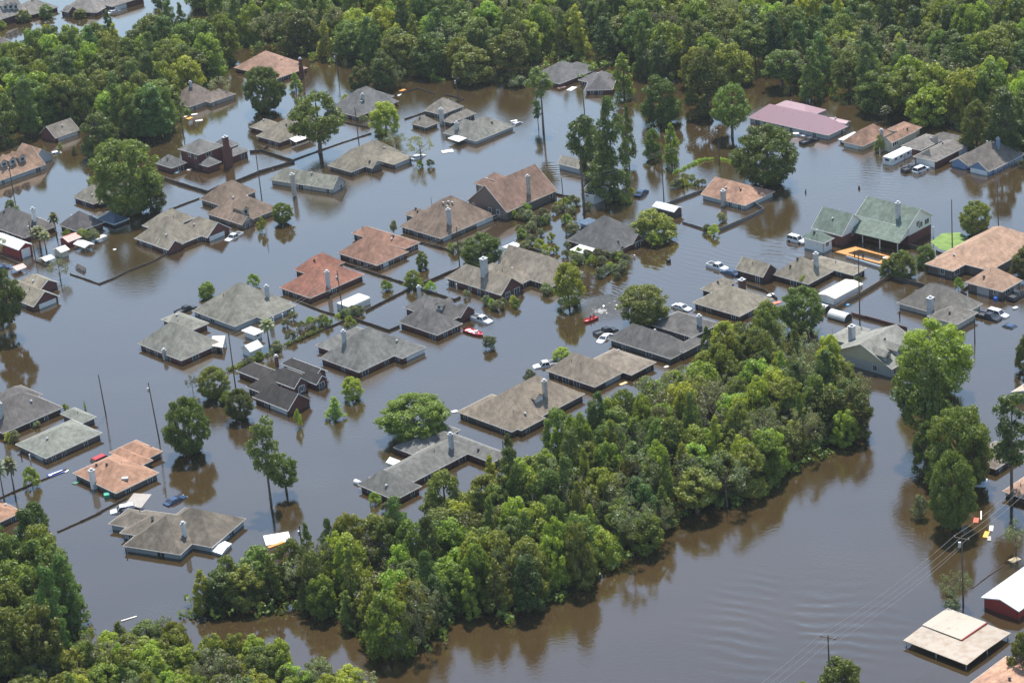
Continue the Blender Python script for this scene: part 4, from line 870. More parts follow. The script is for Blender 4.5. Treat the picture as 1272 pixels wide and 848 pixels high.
T('grey', 275, 120, 92, 38, 'pale willowy tree beside the brown hipped house of the left woods'); T('oak', 478, 110, 62, 42, 'rounded tree standing out from the far woods above the slate house'); T('oak', 448, 112, 79, 32, 'dark little oak left of the rounded tree above the slate house')
T('grey', 497, 108, 78, 22, 'slim pale tree leaning by the slate house'); T('bright', 480, 165, 123, 44, 'bright green round tree right of the slate grey house')
T('grey', 523, 199, 163, 38, 'half bare olive shrub tree by the entry of the taupe house'); T('grey', 492, 182, 163, 32, 'pale loose bush behind the half bare olive tree')
T('pine', 675, 163, 82, 42, 'slender pine with bare trunk in open water near the top'); T('pine', 669, 158, 122, 16, 'short pine beside the slender pine'); T('shrub', 643, 108, 92, 28, 'pale shrub at the edge of the far woods left of the slender pine')
T('pine', 726, 264, 138, 52, 'tall leaning pine on a long bare trunk left of the dark column of trees', var=1); T('dense', 764, 242, 112, 46, 'tall dark column shaped evergreen by the white cottage'); T('oak', 738, 222, 152, 34, 'dark loose tree between the leaning pine and the dark column'); T('dense', 752, 248, 180, 46, 'low dark evergreen under the dark column'); T('cone', 782, 205, 125, 22, 'slim light tree at the right side of the dark column')
T('oak', 822, 152, 88, 56, 'grey green oak standing clear of the far woods'); T('oak', 880, 140, 57, 62, 'large pale crowned oak at the lower edge of the far woods'); T('cone', 775, 120, 62, 36, 'upright dark tree right of the square set slate house'); T('high', 909, 170, 99, 52, 'light open oak leaning over the water near the pink roof')
T('oak', 812, 198, 158, 25, 'left and darker of two small trees by the power pole'); T('cone', 835, 206, 149, 28, 'right and taller of two small trees by the power pole')
T('big', 953, 228, 151, 86, 'broad oak standing in front of the pink roof', var=0); T('palm', 1101, 152, 130, 18, 'pale palm behind the rust brown roof near the right'); T('cone', 1092, 188, 166, 16, 'narrow bush against the wall of the rust brown house')
T('big', 1212, 292, 247, 42, 'neat round tree beyond the green lawn', var=0); T('oak', 1278, 345, 302, 50, 'dark round tree cut by the right edge above the garage roof')
T('big', 352, 277, 250, 28, 'small neat round tree beside the brown dormered roofs', var=0); T('shrub', 325, 288, 268, 15, 'thin shrub before the brown dormered house')
T('bright', 258, 369, 348, 24, 'small round tree alone in open water left of the beige house'); T('shrub', 315, 355, 339, 20, 'small bush behind the ridge of the beige grey house'); T('palm', 335, 429, 393, 23, 'bushy palm beside the white sheds', var=0)
T('big', 267, 493, 453, 42, 'round bush tree above the big conical tree, below the hipped house', var=0); T('grey', 240, 487, 463, 19, 'thin grey shrub left of the round bush tree'); T('shrub', 282, 500, 483, 24, 'pale low shrub between two round bushes'); T('big', 299, 520, 481, 38, 'dense dark green bush beside the almost black roof', var=0)
T('big', 237, 562, 490, 60, 'big conical leafy tree alone in the water at lower left', var=0); T('pine', 337, 628, 516, 48, 'lone lanky pine beside the sparse brown tree', var=2); T('high', 356, 612, 560, 44, 'sparse olive brown tree under the lone lanky pine')
T('bright', 438, 495, 466, 31, 'small leafy tree in open water below the wide grey house'); T('cone', 417, 519, 490, 28, 'small fir like shrub right of the almost black roof'); T('shrub', 372, 530, 506, 12, 'wispy shrub at the corner of the almost black gable')
T('big', 516, 541, 487, 94, 'wide bright green shrub mound above the rambling dark house', var=1)
T('big', 600, 333, 287, 56, 'broad grey green tree behind the wide white chimney', var=0); T('oak', 525, 333, 311, 17, 'small round tree inside the middle fence'); T('oak', 514, 357, 334, 25, 'squat round bush at the crossing of the middle fences'); T('shrub', 490, 290, 272, 12, 'thin bush left of the turbine roofed house'); T('shrub', 512, 268, 260, 10, 'tiny bush behind the turbine roofed house')
T('bright', 707, 378, 323, 44, 'bright leafy tree in open water near the red jet boat'); T('bright', 812, 296, 256, 62, 'broad light green tree right of the slate house with the patio cover'); T('shrub', 815, 305, 286, 26, 'dark bush under the broad light green tree')
T('big', 800, 402, 350, 68, 'dense oak above the long slate L shaped roof', var=0); T('big', 997, 410, 353, 60, 'dark round oak right of the taupe house with the brick chimney', var=0)
T('oak', 1122, 343, 308, 36, 'large dark bush beside the pool deck'); T('oak', 1150, 330, 300, 30, 'second dark bush between pool deck and lawn'); T('oak', 1103, 343, 318, 24, 'lower dark bush at the fence below the pool deck'); T('shrub', 1191, 360, 343, 16, 'small bush in the forecourt of the orange tan house')
T('shrub', 608, 432, 414, 24, 'silvery shrub alone in open water below the red boat'); T('bright', 698, 447, 430, 27, 'small bright tree top by the half sunk white pickup'); T('shrub', 658, 472, 457, 20, 'brown green bush behind the tan brown roof')
T('big', 1162, 487, 393, 98, 'large bright yellow green tree at right', var=1); T('high', 1150, 560, 424, 84, 'tall dark tree directly below the bright yellow green tree', var=0); T('big', 1192, 600, 497, 84, 'silvery leaved tree between the tall dark tree and lone pine', var=0); T('big', 1183, 655, 556, 60, 'dark evergreen low at the right with its foot in the water', var=0); T('pine', 1257, 622, 487, 64, 'lone pine with bare trunk near the right edge', var=0); T('oak', 1150, 590, 520, 40, 'dark oak inside the right hand tree group'); T('oak', 1172, 610, 545, 44, 'shaded oak under the silvery leaved tree'); T('shrub', 1142, 642, 612, 28, 'bush at the water edge left of the low dark evergreen'); T('oak', 1210, 600, 530, 40, 'oak at the right side of the right hand tree group')
T('oak', 1276, 462, 412, 34, 'small dark tree cut by the right edge'); T('grey', 1187, 752, 703, 44, 'yellow green sapling at the foot of the double armed power pole'); T('shrub', 1182, 757, 742, 28, 'bright bush at the corner of the pole barn'); T('oak', 1268, 840, 782, 40, 'dark tree at the bottom right corner'); T('oak', 1045, 875, 812, 66, 'green tree rising at the bottom edge below the near power pole'); T('oak', 1000, 905, 845, 50, 'tree top at the bottom edge left of the near power pole'); T('grey', 1262, 690, 640, 40, 'thin dark tree at the right edge above the red metal shed')
T('high', 14, 415, 331, 50, 'tall leafy tree cut by the left edge'); T('oak', 2, 400, 345, 34, 'dark lower tree behind the leafy tree at the left edge'); T('oak', 14, 262, 247, 16, 'small round bush behind the roof with the white brick chimney'); T('palm', 70, 293, 262, 18, 'thin palm between the dark grey roofs'); T('palm', 50, 308, 279, 26, 'fuller palm beside the leaning power pole'); T('palm', 58, 312, 285, 18, 'short palm right of the fuller palm'); T('grey', 75, 348, 319, 36, 'spreading olive tree in front of the cream shed'); T('grey', -2, 320, 292, 30, 'tree cut by the left edge beside the red barn')
T('palm', 5, 622, 566, 22, 'left of two tall palms at the lower left edge'); T('palm', 18, 612, 564, 24, 'right of two tall palms at the lower left edge'); T('shrub', 40, 604, 578, 26, 'bushy shrub right of the two tall palms'); T('oak', 45, 662, 621, 38, 'tree in front of the orange roof corner'); T('shrub', 20, 548, 533, 16, 'bush between the two grey roofs at left'); T('shrub', 46, 530, 522, 12, 'bright bush behind the green grey roof'); T('cone', 106, 508, 497, 4, 'tiny cypress tip behind the green grey roof'); T('shrub', 82, 510, 500, 12, 'grassy tuft behind the green grey roof')
T('shrub', 115, 290, 283, 16, 'bright bush on the fence near the pyramid roofed house'); T('shrub', 108, 292, 284, 12, 'yellow green bush right beside the pyramid roofed house'); T('cone', 75, 185, 176, 8, 'dark tuft in the water before the small brown garage'); T('cone', 93, 192, 180, 9, 'second dark tuft in the water before the small brown garage')
T('oak', 256, 6, -40, 46, 'tree standing in the water at the very top left'); T('oak', 200, 8, -14, 24, 'small tree in the channel at the top'); T('cone', 200, 30, 9, 14, 'thin tree at the rear edge of the left woods'); T('oak', 30, 27, 10, 20, 'bush at the corner of the far corner house'); T('oak', 58, 22, 4, 22, 'bush between the two far corner houses'); T('oak', 100, 22, 10, 20, 'bush by the porch gable of the far house'); T('shrub', 2, 36, 24, 16, 'bush at the far left edge')
# flooded hedges and garden shrubs
SH = [(640, 268), (652, 262), (665, 274), (676, 268), (690, 262), (660, 284), (672, 290), (684, 296), (648, 292), (655, 305), (670, 306), (680, 312), (716, 240+10), (712, 262), (704, 275), (712, 285), (745, 243), (756, 236), (768, 247), (778, 250), (776, 240), (730, 258),
      (712, 318), (722, 322), (735, 325), (748, 326), (760, 333), (768, 338), (742, 318), (705, 306), (765, 320), (755, 316), (780, 303), (842, 230), (850, 228), (897, 272), (886, 289), (878, 285), (580, 312), (572, 366-60), (580, 366), (605, 375), (625, 376), (612, 378), (680, 362), (678, 357), (640, 345+0), (1000, 352), (985, 362), (402, 398), (385, 402), (430, 392), (440, 388), (448, 386), (362, 420), (375, 405), (345, 432), (310, 450), (322, 444), (1108, 460), (1270, 205), (560, 308), (566, 310), (1065, 345+5), (18, 540+2), (12, 545), (480, 632), (488, 628), (466, 622), (1110, 320), (1180, 735), (622, 92), (612, 98), (600, 96), (640, 104), (1140, 140), (1150, 142), (1170, 150), (1185, 152), (1165, 146), (1125, 137), (522, 205), (535, 204), (452, 150), (430, 125)]
for poly_, n_ in (([(640, 252), (700, 240), (716, 262), (712, 322), (660, 318), (640, 300)], 26), ([(702, 314), (748, 326), (778, 340), (764, 346), (705, 330)], 14), ([(740, 238), (782, 236), (786, 252), (742, 254)], 8), ([(590, 372), (632, 372), (640, 384), (600, 384)], 5), ([(838, 222), (880, 226), (868, 236), (836, 234)], 5), ([(470, 352), (520, 350), (540, 366), (480, 364)], 4), ([(345, 405), (440, 388), (446, 394), (350, 412)], 6), ([(0, 262), (30, 262), (30, 270), (0, 270)], 2), ([(70, 296), (130, 292), (128, 300), (72, 302)], 6)):
    k_ = 0
    while k_ < n_:
        q_ = (RNG.uniform(min(p[0] for p in poly_), max(p[0] for p in poly_)), RNG.uniform(min(p[1] for p in poly_), max(p[1] for p in poly_))); k_ += 1; SH.append(q_)
for k, (x, y) in enumerate(SH):
    s_ = RNG.uniform(.65, 1.15)*(14 if y < 250 else 17); T('shrub', x, y+3, y-s_*.62, s_, 'leafy shrub poking out of the flood water around the houses', 'garden shrubs standing in the flood water')
def polyin(p, poly):
    x, y = p; c = False; j = len(poly)-1
    for i in range(len(poly)):
        if (poly[i][1] > y) != (poly[j][1] > y) and x < (poly[j][0]-poly[i][0])*(y-poly[i][1])/(poly[j][1]-poly[i][1])+poly[i][0]: c = not c
        j = i
    return c
def wood(poly, step, kinds, hs, rs, label, group, near=9999):
    """individual trees on a jittered plan grid inside a photo-space outline of where they stand"""
    W_ = [ground(*p) for p in poly]; wp = [(p.x, p.y) for p in W_]; x0, x1 = min(p[0] for p in wp), max(p[0] for p in wp); y0, y1 = min(p[1] for p in wp), max(p[1] for p in wp)
    n = 0; yy = y0; row = 0     # rows run away from the camera: the first ones show largest
    while yy < y1:
        xx = x0+(step/2 if row % 2 else 0)
        while xx < x1:
            q = (xx+RNG.uniform(-.36, .36)*step, yy+RNG.uniform(-.36, .36)*step)
            if polyin(q, wp):
                k = kinds[RNG.integers(len(kinds))]; R = RNG.uniform(*rs)*(.62 if k in ('cone', 'dense', 'pine') else 1); H = RNG.uniform(*hs)*(1.18 if k in ('dense', 'pine') else 1.05 if k == 'cone' else 1)
                if n < near: plant(k, Vector((*q, 0)), H, R, label[k], group)
                else: FAR.append((k, q[0], q[1], H, R))
                n += 1
            xx += step
        yy += step*.866; row += 1
    return n
MIDW = [(212, 768), (240, 745), (280, 738), (330, 728), (420, 712), (520, 690), (548, 655), (610, 628), (690, 575), (790, 525), (838, 505), (890, 452), (955, 438), (1010, 462), (1072, 500), (1066, 545), (1005, 580), (930, 628), (850, 640), (800, 690), (722, 735), (640, 775), (565, 775), (545, 815), (500, 822), (430, 785), (395, 758), (300, 768)]
def lab(where): return {'oak': 'broadleaf tree with rounded crown '+where, 'bright': 'bright green tree '+where, 'cone': 'narrow upright tree '+where, 'dense': 'dark evergreen '+where, 'grey': 'thin grey green tree '+where, 'high': 'tall broadleaf tree '+where, 'pine': 'pine '+where, 'shrub': 'shrub '+where}
n1 = wood(MIDW, 4.5, ['oak', 'oak', 'bright', 'bright', 'cone', 'cone', 'dense', 'grey', 'grey', 'high', 'oak'], (6.8, 12.8), (2.9, 4.9), lab('in the diagonal wood across the middle'), 'trees of the diagonal wood')
n2 = wood([(-40, 730), (20, 722), (60, 732), (105, 762), (130, 792), (112, 822), (60, 850), (-60, 880)], 5.6, ['oak', 'dense', 'oak', 'high'], (11, 16.5), (4.0, 5.4), lab('in the dark clump at the lower left corner'), 'tall trees of the lower left corner')
n3 = wood([(60, 850), (130, 812), (215, 800), (240, 822), (330, 828), (380, 842), (455, 862), (480, 905), (300, 960), (-20, 940), (30, 870)], 3.4, ['bright', 'bright', 'bright', 'oak', 'grey', 'cone'], (4.5, 8.0), (2.4, 3.9), lab('in the low thicket along the bottom edge'), 'low trees along the bottom edge')
n4 = wood([(-30, 172), (0, 186), (60, 158), (110, 152), (150, 168), (210, 168), (224, 128), (262, 112), (300, 78), (296, 62), (245, 58), (210, 62), (150, 66), (90, 74), (30, 84), (0, 112), (-30, 120)], 7.0, ['oak', 'oak', 'dense', 'cone', 'high', 'bright'], (10, 15), (4.4, 6.2), lab('in the woods at the upper left'), 'trees of the upper left woods', near=60)
n5 = wood([(296, 62), (420, 76), (470, 92), (560, 100), (640, 104), (672, 86), (700, 74), (752, 74), (778, 92), (800, 108), (870, 112), (935, 100), (1000, 122), (1090, 143), (1180, 163), (1215, 172), (1290, 188), (1330, 190), (1330, -35), (1000, -35), (245, -20), (250, 20)], 8.2, ['oak', 'oak', 'high', 'dense', 'bright', 'cone', 'bright', 'grey'], (10.5, 16), (5.0, 7.0), lab('in the far woods along the top'), 'trees of the far woods', near=110)
T('oak', 1213, 186, 122, 44, 'pale round crowned tree at the lower right corner of the far woods'); T('dense', 1246, 192, 104, 52, 'dark tall evergreen at the far woods corner by the right edge')
def far_wood():
    pool = bpy.data.collections.new('far_wood_pool'); idx = {}; i = 0       # kept out of the scene: only instanced by the far wood
    for kind in sorted(PROTO):
        for j, (r0, h0, cr, tr) in enumerate(PROTO[kind]):
            o = bpy.data.objects.new('%03d_crown' % i, cr); pool.objects.link(o); idx[(kind, j)] = (i, r0, h0); i += 1
    n = len(FAR); me = bpy.data.meshes.new('far_wood'); me.from_pydata([(x, y, 0) for _, x, y, _, _ in FAR], [], [])
    ai = me.attributes.new('pick', 'INT', 'POINT'); asc = me.attributes.new('size', 'FLOAT_VECTOR', 'POINT'); ar = me.attributes.new('turn', 'FLOAT_VECTOR', 'POINT')
    for q, (k, x, y, H, R) in enumerate(FAR):
        i_, r0, h0 = idx[(k, int(RNG.integers(len(PROTO[k]))))]; ai.data[q].value = i_; asc.data[q].vector = (R/r0, R/r0, H/h0); ar.data[q].vector = (0, 0, RNG.uniform(0, 6.28))
    g = bpy.data.node_groups.new('far_wood', 'GeometryNodeTree'); g.interface.new_socket('Geometry', in_out='INPUT', socket_type='NodeSocketGeometry'); g.interface.new_socket('Geometry', in_out='OUTPUT', socket_type='NodeSocketGeometry')
    gi, go, ip, ci = (g.nodes.new(k) for k in ('NodeGroupInput', 'NodeGroupOutput', 'GeometryNodeInstanceOnPoints', 'GeometryNodeCollectionInfo'))
    ci.inputs[0].default_value = pool; ci.inputs[1].default_value = True; ci.inputs[2].default_value = True; ip.inputs['Pick Instance'].default_value = True
    def attr(nm, ty): a = g.nodes.new('GeometryNodeInputNamedAttribute'); a.data_type = ty; a.inputs[0].default_value = nm; return a.outputs[0]
    g.links.new(gi.outputs[0], ip.inputs['Points']); g.links.new(ci.outputs[0], ip.inputs['Instance']); g.links.new(attr('pick', 'INT'), ip.inputs['Instance Index']); g.links.new(attr('turn', 'FLOAT_VECTOR'), ip.inputs['Rotation']); g.links.new(attr('size', 'FLOAT_VECTOR'), ip.inputs['Scale']); g.links.new(ip.outputs[0], go.inputs[0])
    o = bpy.data.objects.new('far_wood', me); COL.objects.link(o); tag(o, kind='stuff'); md = o.modifiers.new('trees', 'NODES'); md.node_group = g
far_wood()
print('FAR', len(FAR)); print('TREES', n1, n2, n3, n4, n5)
def undergrowth():
    P, Q = [], []
    for poly, dens, hz in ((MIDW, .55, 3.0), ([(-40, 735), (105, 765), (130, 792), (60, 850), (-60, 880)], .5, 3), ([(90, 852), (150, 822), (330, 840), (470, 900), (300, 960), (-20, 940)], .8, 2.2),
                           ([(0, 180), (110, 152), (215, 165), (295, 76), (150, 66), (0, 112)], .35, 3.2), ([(300, 64), (470, 90), (640, 104), (930, 98), (1185, 165), (1330, 200), (1330, -35), (245, -20)], .2, 4.0)):
        wp = [(ground(*p).x, ground(*p).y) for p in poly]; x0, x1 = min(p[0] for p in wp), max(p[0] for p in wp); y0, y1 = min(p[1] for p in wp), max(p[1] for p in wp)
        n = int((x1-x0)*(y1-y0)*dens*.5); q = np.stack([RNG.uniform(x0, x1, n), RNG.uniform(y0, y1, n)], 1)
        cs = [(a, b_, RNG.uniform(.1, hz*.5)) for a, b_ in q if polyin((a, b_), wp)][:3500]
        if cs: p_, q_ = lobes(cs, RNG.uniform(.7, 1.3, len(cs)), 14); P.append(p_); Q.append(q_)
    me = leaf_mesh('undergrowth', np.concatenate(P), np.concatenate(Q), .62, LEAF); tag(obj('undergrowth', me, None), kind='stuff')
undergrowth()

# ------------------------------------------------------------------ vehicles
def loft(bm, secs):
    """closed skin through matching cross sections"""
    R_ = [[bm.verts.new(p) for p in s_] for s_ in secs]; n = len(secs[0])
    for A, B in zip(R_, R_[1:]):
        for k in range(n): bm.faces.new((A[k], A[(k+1) % n], B[(k+1) % n], B[k]))
    bm.faces.new(R_[0][::-1]); bm.faces.new(R_[-1]); bmesh.ops.recalc_face_normals(bm, faces=bm.faces[:])
def sec(x, w_, z0, z1, tuck=.06): return [(x, -w_, z0), (x, w_, z0), (x, w_, (z0+z1)/2), (x, w_-tuck, z1), (x, -w_+tuck, z1), (x, -w_, (z0+z1)/2)]
def make_vehicle(name, kind, col, P, head, sink, label, cat, group='flooded cars and pickups', tilt=0.0):
    m = paint('car_paint', col, .25, .04, spec=.6); r = empty(name, (P.x, P.y, -sink), head, label, cat, group); r.rotation_euler = (tilt, tilt*.4, head)
    b = bmesh.new(); L_ = 5.4 if kind == 'pickup' else 4.8
    if kind == 'pickup': loft(b, [sec(-2.7, .92, .5, 1.0), sec(-2.6, .96, .45, 1.12), sec(.3, .97, .42, 1.12), sec(1.6, .96, .42, 1.12), sec(2.5, .9, .45, 1.02), sec(2.72, .8, .5, .85)])
    else: loft(b, [sec(-2.4, .8, .5, .9), sec(-2.3, .9, .4, 1.02), sec(-1.2, .92, .38, 1.06), sec(1.0, .92, .38, 1.04), sec(2.2, .86, .4, .88), sec(2.42, .75, .5, .75)])
    obj('body', b, m, r)
    a, c, d, e, top = {'pickup': (-.75, -.45, .75, 1.35, 1.82), 'suv': (-2.25, -2.0, .55, 1.15, 1.78), 'sedan': (-1.75, -1.1, .35, 1.15, 1.46)}[kind]
    z0 = 1.04; b = bmesh.new(); loft(b, [[(a, -.84, z0), (a, .84, z0), (a+.02, .82, z0+.03), (a+.02, -.82, z0+.03)], [(c, -.66, top-.07), (c, .66, top-.07), (c, .64, top-.05), (c, -.64, top-.05)]][:1]+[[(a, -.84, z0), (a, .84, z0), (c, .68, top-.05), (c, -.68, top-.05)], [(e, -.82, z0), (e, .82, z0), (d, .66, top-.05), (d, -.66, top-.05)]][0:0]) if False else None
    hexa(b, [Vector(p) for p in ((a, -.84, z0), (e, -.82, z0), (e, .82, z0), (a, .84, z0), (c, -.66, top-.05), (d, -.66, top-.05), (d, .66, top-.05), (c, .66, top-.05))]); obj('window_glass', b, GLASS, r)
    b = bmesh.new(); hexa(b, [Vector(p) for p in ((c-.05, -.7, top-.05), (d+.05, -.7, top-.05), (d+.05, .7, top-.05), (c-.05, .7, top-.05), (c+.1, -.58, top+.03), (d-.08, -.58, top+.03), (d-.08, .58, top+.03), (c+.1, .58, top+.03))])
    o = obj('roof_panel', b, m, r)
    b = bmesh.new(); ps = [((a, .85, z0), (c, .68, top-.04)), ((e, .83, z0), (d, .68, top-.04)), ((a*.45+e*.55, .86, z0), (c*.45+d*.55, .69, top-.04))]
    for p, q in ps:
        for sg in (-1, 1): bar(b, (p[0], p[1]*sg, p[2]), (q[0], q[1]*sg, q[2]), .1, .07)
    for k in range(1): pass
    pil = obj('pillars', b, m, r); pil['kind'] = 'stuff'; del pil['kind']
    if kind == 'pickup':
        b = bmesh.new(); box(b, -2.5, -.85, -.78, .78, 1.121, 1.135); obj('bed_floor', b, DARK, r)
        b = bmesh.new()
        prism(b, [(-2.65, -.95), (-.8, -.95), (-.8, -.8), (-2.5, -.8), (-2.5, .8), (-.8, .8), (-.8, .95), (-2.65, .95)], 1.12, 1.34); obj('bed_sides', b, m, r)
    for sg in (-1, 1):
        b = bmesh.new(); box(b, L_/2-.12, L_/2+.0, sg*.62-.16, sg*.62+.16, .68, .84); obj('headlight', b, GALV, r)
    for x in (-L_/2+.95, L_/2-1.0):
        for sg in (-1, 1):
            b = bmesh.new(); tube(b, [(x, sg*.72, .36), (x, sg*.93, .36)], [.36, .36], 16); wh = obj('wheel', b, RUBBER, r)
    return r
U_ = ANG; V_ = ANG+math.pi/2
WH, BK, BL, SV, RD = (.6, .61, .62), (.02, .02, .024), (.03, .06, .13), (.42, .43, .45), (.4, .03, .03)
for a in [('pickup', WH, 't6', (1015, 480), V_-math.pi, .55, 'white pickup afloat by the separate gabled garage wing', 'pickup'), ('sedan', BL, 't6', (1078, 508), V_, .55, 'dark blue car tailing the white pickup by the gabled garage', 'car'),
          ('sedan', WH, 't6', (838, 680), V_-math.pi, .55, 'white car sunk to its windows at the corner of the long slate roof', 'car'), ('suv', WH, 't6', (668, 757), U_, .35, 'white car in the notch of the L shaped slate roof', 'car'),
          ('pickup', BK, 't6', (463, 797), U_-.3, .75, 'black pickup awash left of the L shaped roof, near the red jet boat', 'pickup'), ('sedan', WH, 't6', (457, 828), U_-2.9, .75, 'white car awash just below the black pickup', 'car'), ('sedan', BL, 't6', (640, 118), U_+.25, .35, 'dark blue car alone in the street near the dark column of trees', 'car'),
          ('suv', WH, 't7', (150, 350), V_-math.pi, .3, 'white van beside the small white cottage', 'van'), ('pickup', BK, 't7', (1238, 625), U_, .35, 'black pickup in front of the orange tan garage', 'pickup'), ('pickup', BK, 't7', (1098, 728), V_-math.pi, .6, 'black pickup beside the white jeep like car', 'pickup'),
          ('suv', WH, 't7', (1142, 712), V_-math.pi, .55, 'white boxy car behind the black pickup', 'car'), ('sedan', BL, 't7', (1195, 768), V_, 1.05, 'blue car sunk to its roof at the right', 'car'), ('pickup', WH, 't5', (1115, 740), V_-math.pi, .6, 'white pickup by the corner of the dark angular roof', 'pickup'),
          ('pickup', WH, 't4', (1155, 328), U_+.2-math.pi, .9, 'white pickup sunk to its bed beside the brown dormered roofs', 'pickup'), ('pickup', BK, 't4', (918, 690), U_, .7, 'black pickup at the corner of the beige grey house', 'pickup'), ('pickup', WH, 't10', (168, 122), U_+2.6, .8, 'half sunk white pickup above the tan brown roofs', 'pickup'),
          ('sedan', WH, 'a', (1000, 105), U_, .8, 'white car by the far garage at the top left', 'car'), ('sedan', WH, 'n', (495, 425), U_-.5, 1.0, 'white car roof just showing by the rust dormered house', 'car'), ('suv', BK, 'n', (808, 490), U_, .8, 'dark car under the trees at the left channel', 'car'),
          ('sedan', BL, 't8', (866, 790), U_, .75, 'dark blue car behind the weathered many hipped house', 'car'), ('suv', WH, 't8', (608, 838), U_+2.6, .7, 'white van awash left of the weathered many hipped house', 'van'), ('suv', BK, 't8', (655, 842), U_, .85, 'black car awash beside the white van', 'car'),
          ('pickup', BK, 'm', (568, 460), U_-.3, .5, 'black pickup with open bed before the white garage door', 'pickup'), ('suv', WH, 'm', (626, 465), U_-.1, .45, 'white car right of the black pickup before the garage door', 'car'), ('pickup', BK, 't3', (212, 702), U_-.2, .6, 'black pickup in front of the pink roofed house', 'pickup'),
          ('sedan', WH, 't3', (153, 668), U_-1, .9, 'white car roof left of the black pickup by the pink roofed house', 'car'), ('suv', RD, 't8', (505, 582), U_, 1.0, 'red car roof behind the orange rust roof', 'car'), ('sedan', SV, 't2', (25, 612), U_, .95, 'silver car roof far out above the largest brown roof', 'car'), ('sedan', BL, 'c', (15, 735), U_-.4, .6, 'blue car cut by the left edge near the red canopy', 'car'), ('sedan', WH, 't1', (800, 778), U_, .7, 'white car behind the half bare olive shrub tree', 'car')]:
    kind, col, reg, p, hd, sk, lb, ct = a; make_vehicle({'pickup': 'pickup_truck', 'car': 'car', 'van': 'van'}[ct], kind, col, gp(reg, p, 0), hd, sk, lb, ct)
def box_trailer(label, reg, A, B, C, h, col, cat, windows=True):
    z = h; b = gp(reg, B, z); u = Vector((math.cos(ANG), math.sin(ANG), 0)); v = Vector((-u.y, u.x, 0)); Lv = (gp(reg, A, z)-b).dot(v); Lu = (gp(reg, C, z)-b).dot(u); print(label, Lu, Lv)
    r = empty('camper' if windows else 'cargo_trailer', (b.x, b.y, 0), ANG, label, cat); bm = bmesh.new(); rad = .2
    prof = [(0, -1), (0, h-rad), (rad, h), (Lv-rad, h), (Lv, h-rad), (Lv, -1)]
    secs = [[(x, y*.94+.03*Lv if x in (0, Lu) else y, z_) for y, z_ in prof] for x in (0, .15, Lu-.15, Lu)]; loft(bm, secs); obj('body', bm, paint('trailer_white', col, .4, .06), r)
    bm = bmesh.new(); box(bm, .1, Lu-.1, -.02, -.004, h*.42, h*.5); obj('side_stripe', bm, GALV, r)
    if windows:
        for x in (Lu*.2, Lu*.45, Lu*.8): bm = bmesh.new(); box(bm, x-.45, x+.45, -.05, -.022, h*.55, h*.8); obj('window', bm, GLASS, r)
        bm = bmesh.new(); box(bm, -.05, -.002, Lv*.3, Lv*.7, h*.5, h*.8); obj('window', bm, GLASS, r)
        bm = bmesh.new(); box(bm, Lu*.58, Lu*.66, -.045, -.022, 0, h*.85); obj('door', bm, SIDE, r)
        for x in (Lu*.3, Lu*.7): bm = bmesh.new(); box(bm, x-.35, x+.35, Lv*.35, Lv*.65, h+.002, h+.2); obj('roof_unit', bm, WHITE, r)
    else:
        for sg in (0, 1): bm = bmesh.new(); box(bm, -.04, -.004, Lv*(.04+.48*sg), Lv*(.48+.48*sg), .0, h-.15); obj('door', bm, SIDE, r)
box_trailer('white camper trailer parked between the cream walled house and the dark grey roofs', 'm', (388, 372), (443, 388), (555, 322), 1.9, (.75, .75, .74), 'camper')
box_trailer('long white box trailer inside the fence right of the orange red roof', 't5', (388, 655), (455, 672), (560, 622), 1.6, (.68, .67, .63), 'trailer', False)
def quonset(label, reg, A, B, C, h):
    z = .5; b = gp(reg, B, z); u = Vector((math.cos(ANG), math.sin(ANG), 0)); v = Vector((-u.y, u.x, 0)); Lv = (gp(reg, C, z)-b).dot(u); Lu = (gp(reg, A, z)-b).dot(v)
    r = empty('arched_shed', (b.x, b.y, 0), ANG, label, 'shed'); bm = bmesh.new(); n = 12
    for r0, r1 in ((1, .96),):
        O = [(Lv/2-math.cos(math.pi*k/n)*Lv/2, math.sin(math.pi*k/n)*h+.3) for k in range(n+1)]; I = [(Lv/2+(x-Lv/2)*.95, .3+(z_-.3)*.95) for x, z_ in O]
        poly = O+I[::-1]; A_ = [bm.verts.new((x, 0, z_)) for x, z_ in poly]; B_ = [bm.verts.new((x, Lu, z_)) for x, z_ in poly]; m_ = len(poly)
        for k in range(m_): bm.faces.new((A_[k], A_[(k+1) % m_], B_[(k+1) % m_], B_[k]))
        for k in range(n): bm.faces.new((A_[k], A_[k+1], A_[m_-2-k], A_[m_-1-k])); bm.faces.new((B_[k], B_[k+1], B_[m_-2-k], B_[m_-1-k]))
    bmesh.ops.recalc_face_normals(bm, faces=bm.faces[:]); obj('arched_roof', bm, MW, r, False)
    bm = bmesh.new(); P = [(x, .12, z_) for x, z_ in I]+[(Lv*.975, .12, -1), (Lv*.025, .12, -1)]; f = [bm.verts.new(p) for p in P]; g = [bm.verts.new((p[0], .2, p[2])) for p in P]; bm.faces.new(f); bm.faces.new(g[::-1])
    for k in range(len(P)): bm.faces.new((f[k], f[(k+1) % len(P)], g[(k+1) % len(P)], g[k]))
    bmesh.ops.recalc_face_normals(bm, faces=bm.faces[:]); obj('end_wall', bm, DARK, r)
    bm = bmesh.new(); box(bm, Lv*.93, Lv*.96, .2, Lu-.1, -1, .32); box(bm, Lv*.04, Lv*.07, .2, Lu-.1, -1, .32); obj('side_wall', bm, DARK, r)
quonset('white arched shed on dark walls between the fences, right of the dark oak', 't7', (303, 715), (385, 742), (424, 720), 1.3)
quonset('grey arched shed half behind the dark round oak', 't7', (240, 678), (285, 695), (318, 676), 1.1)
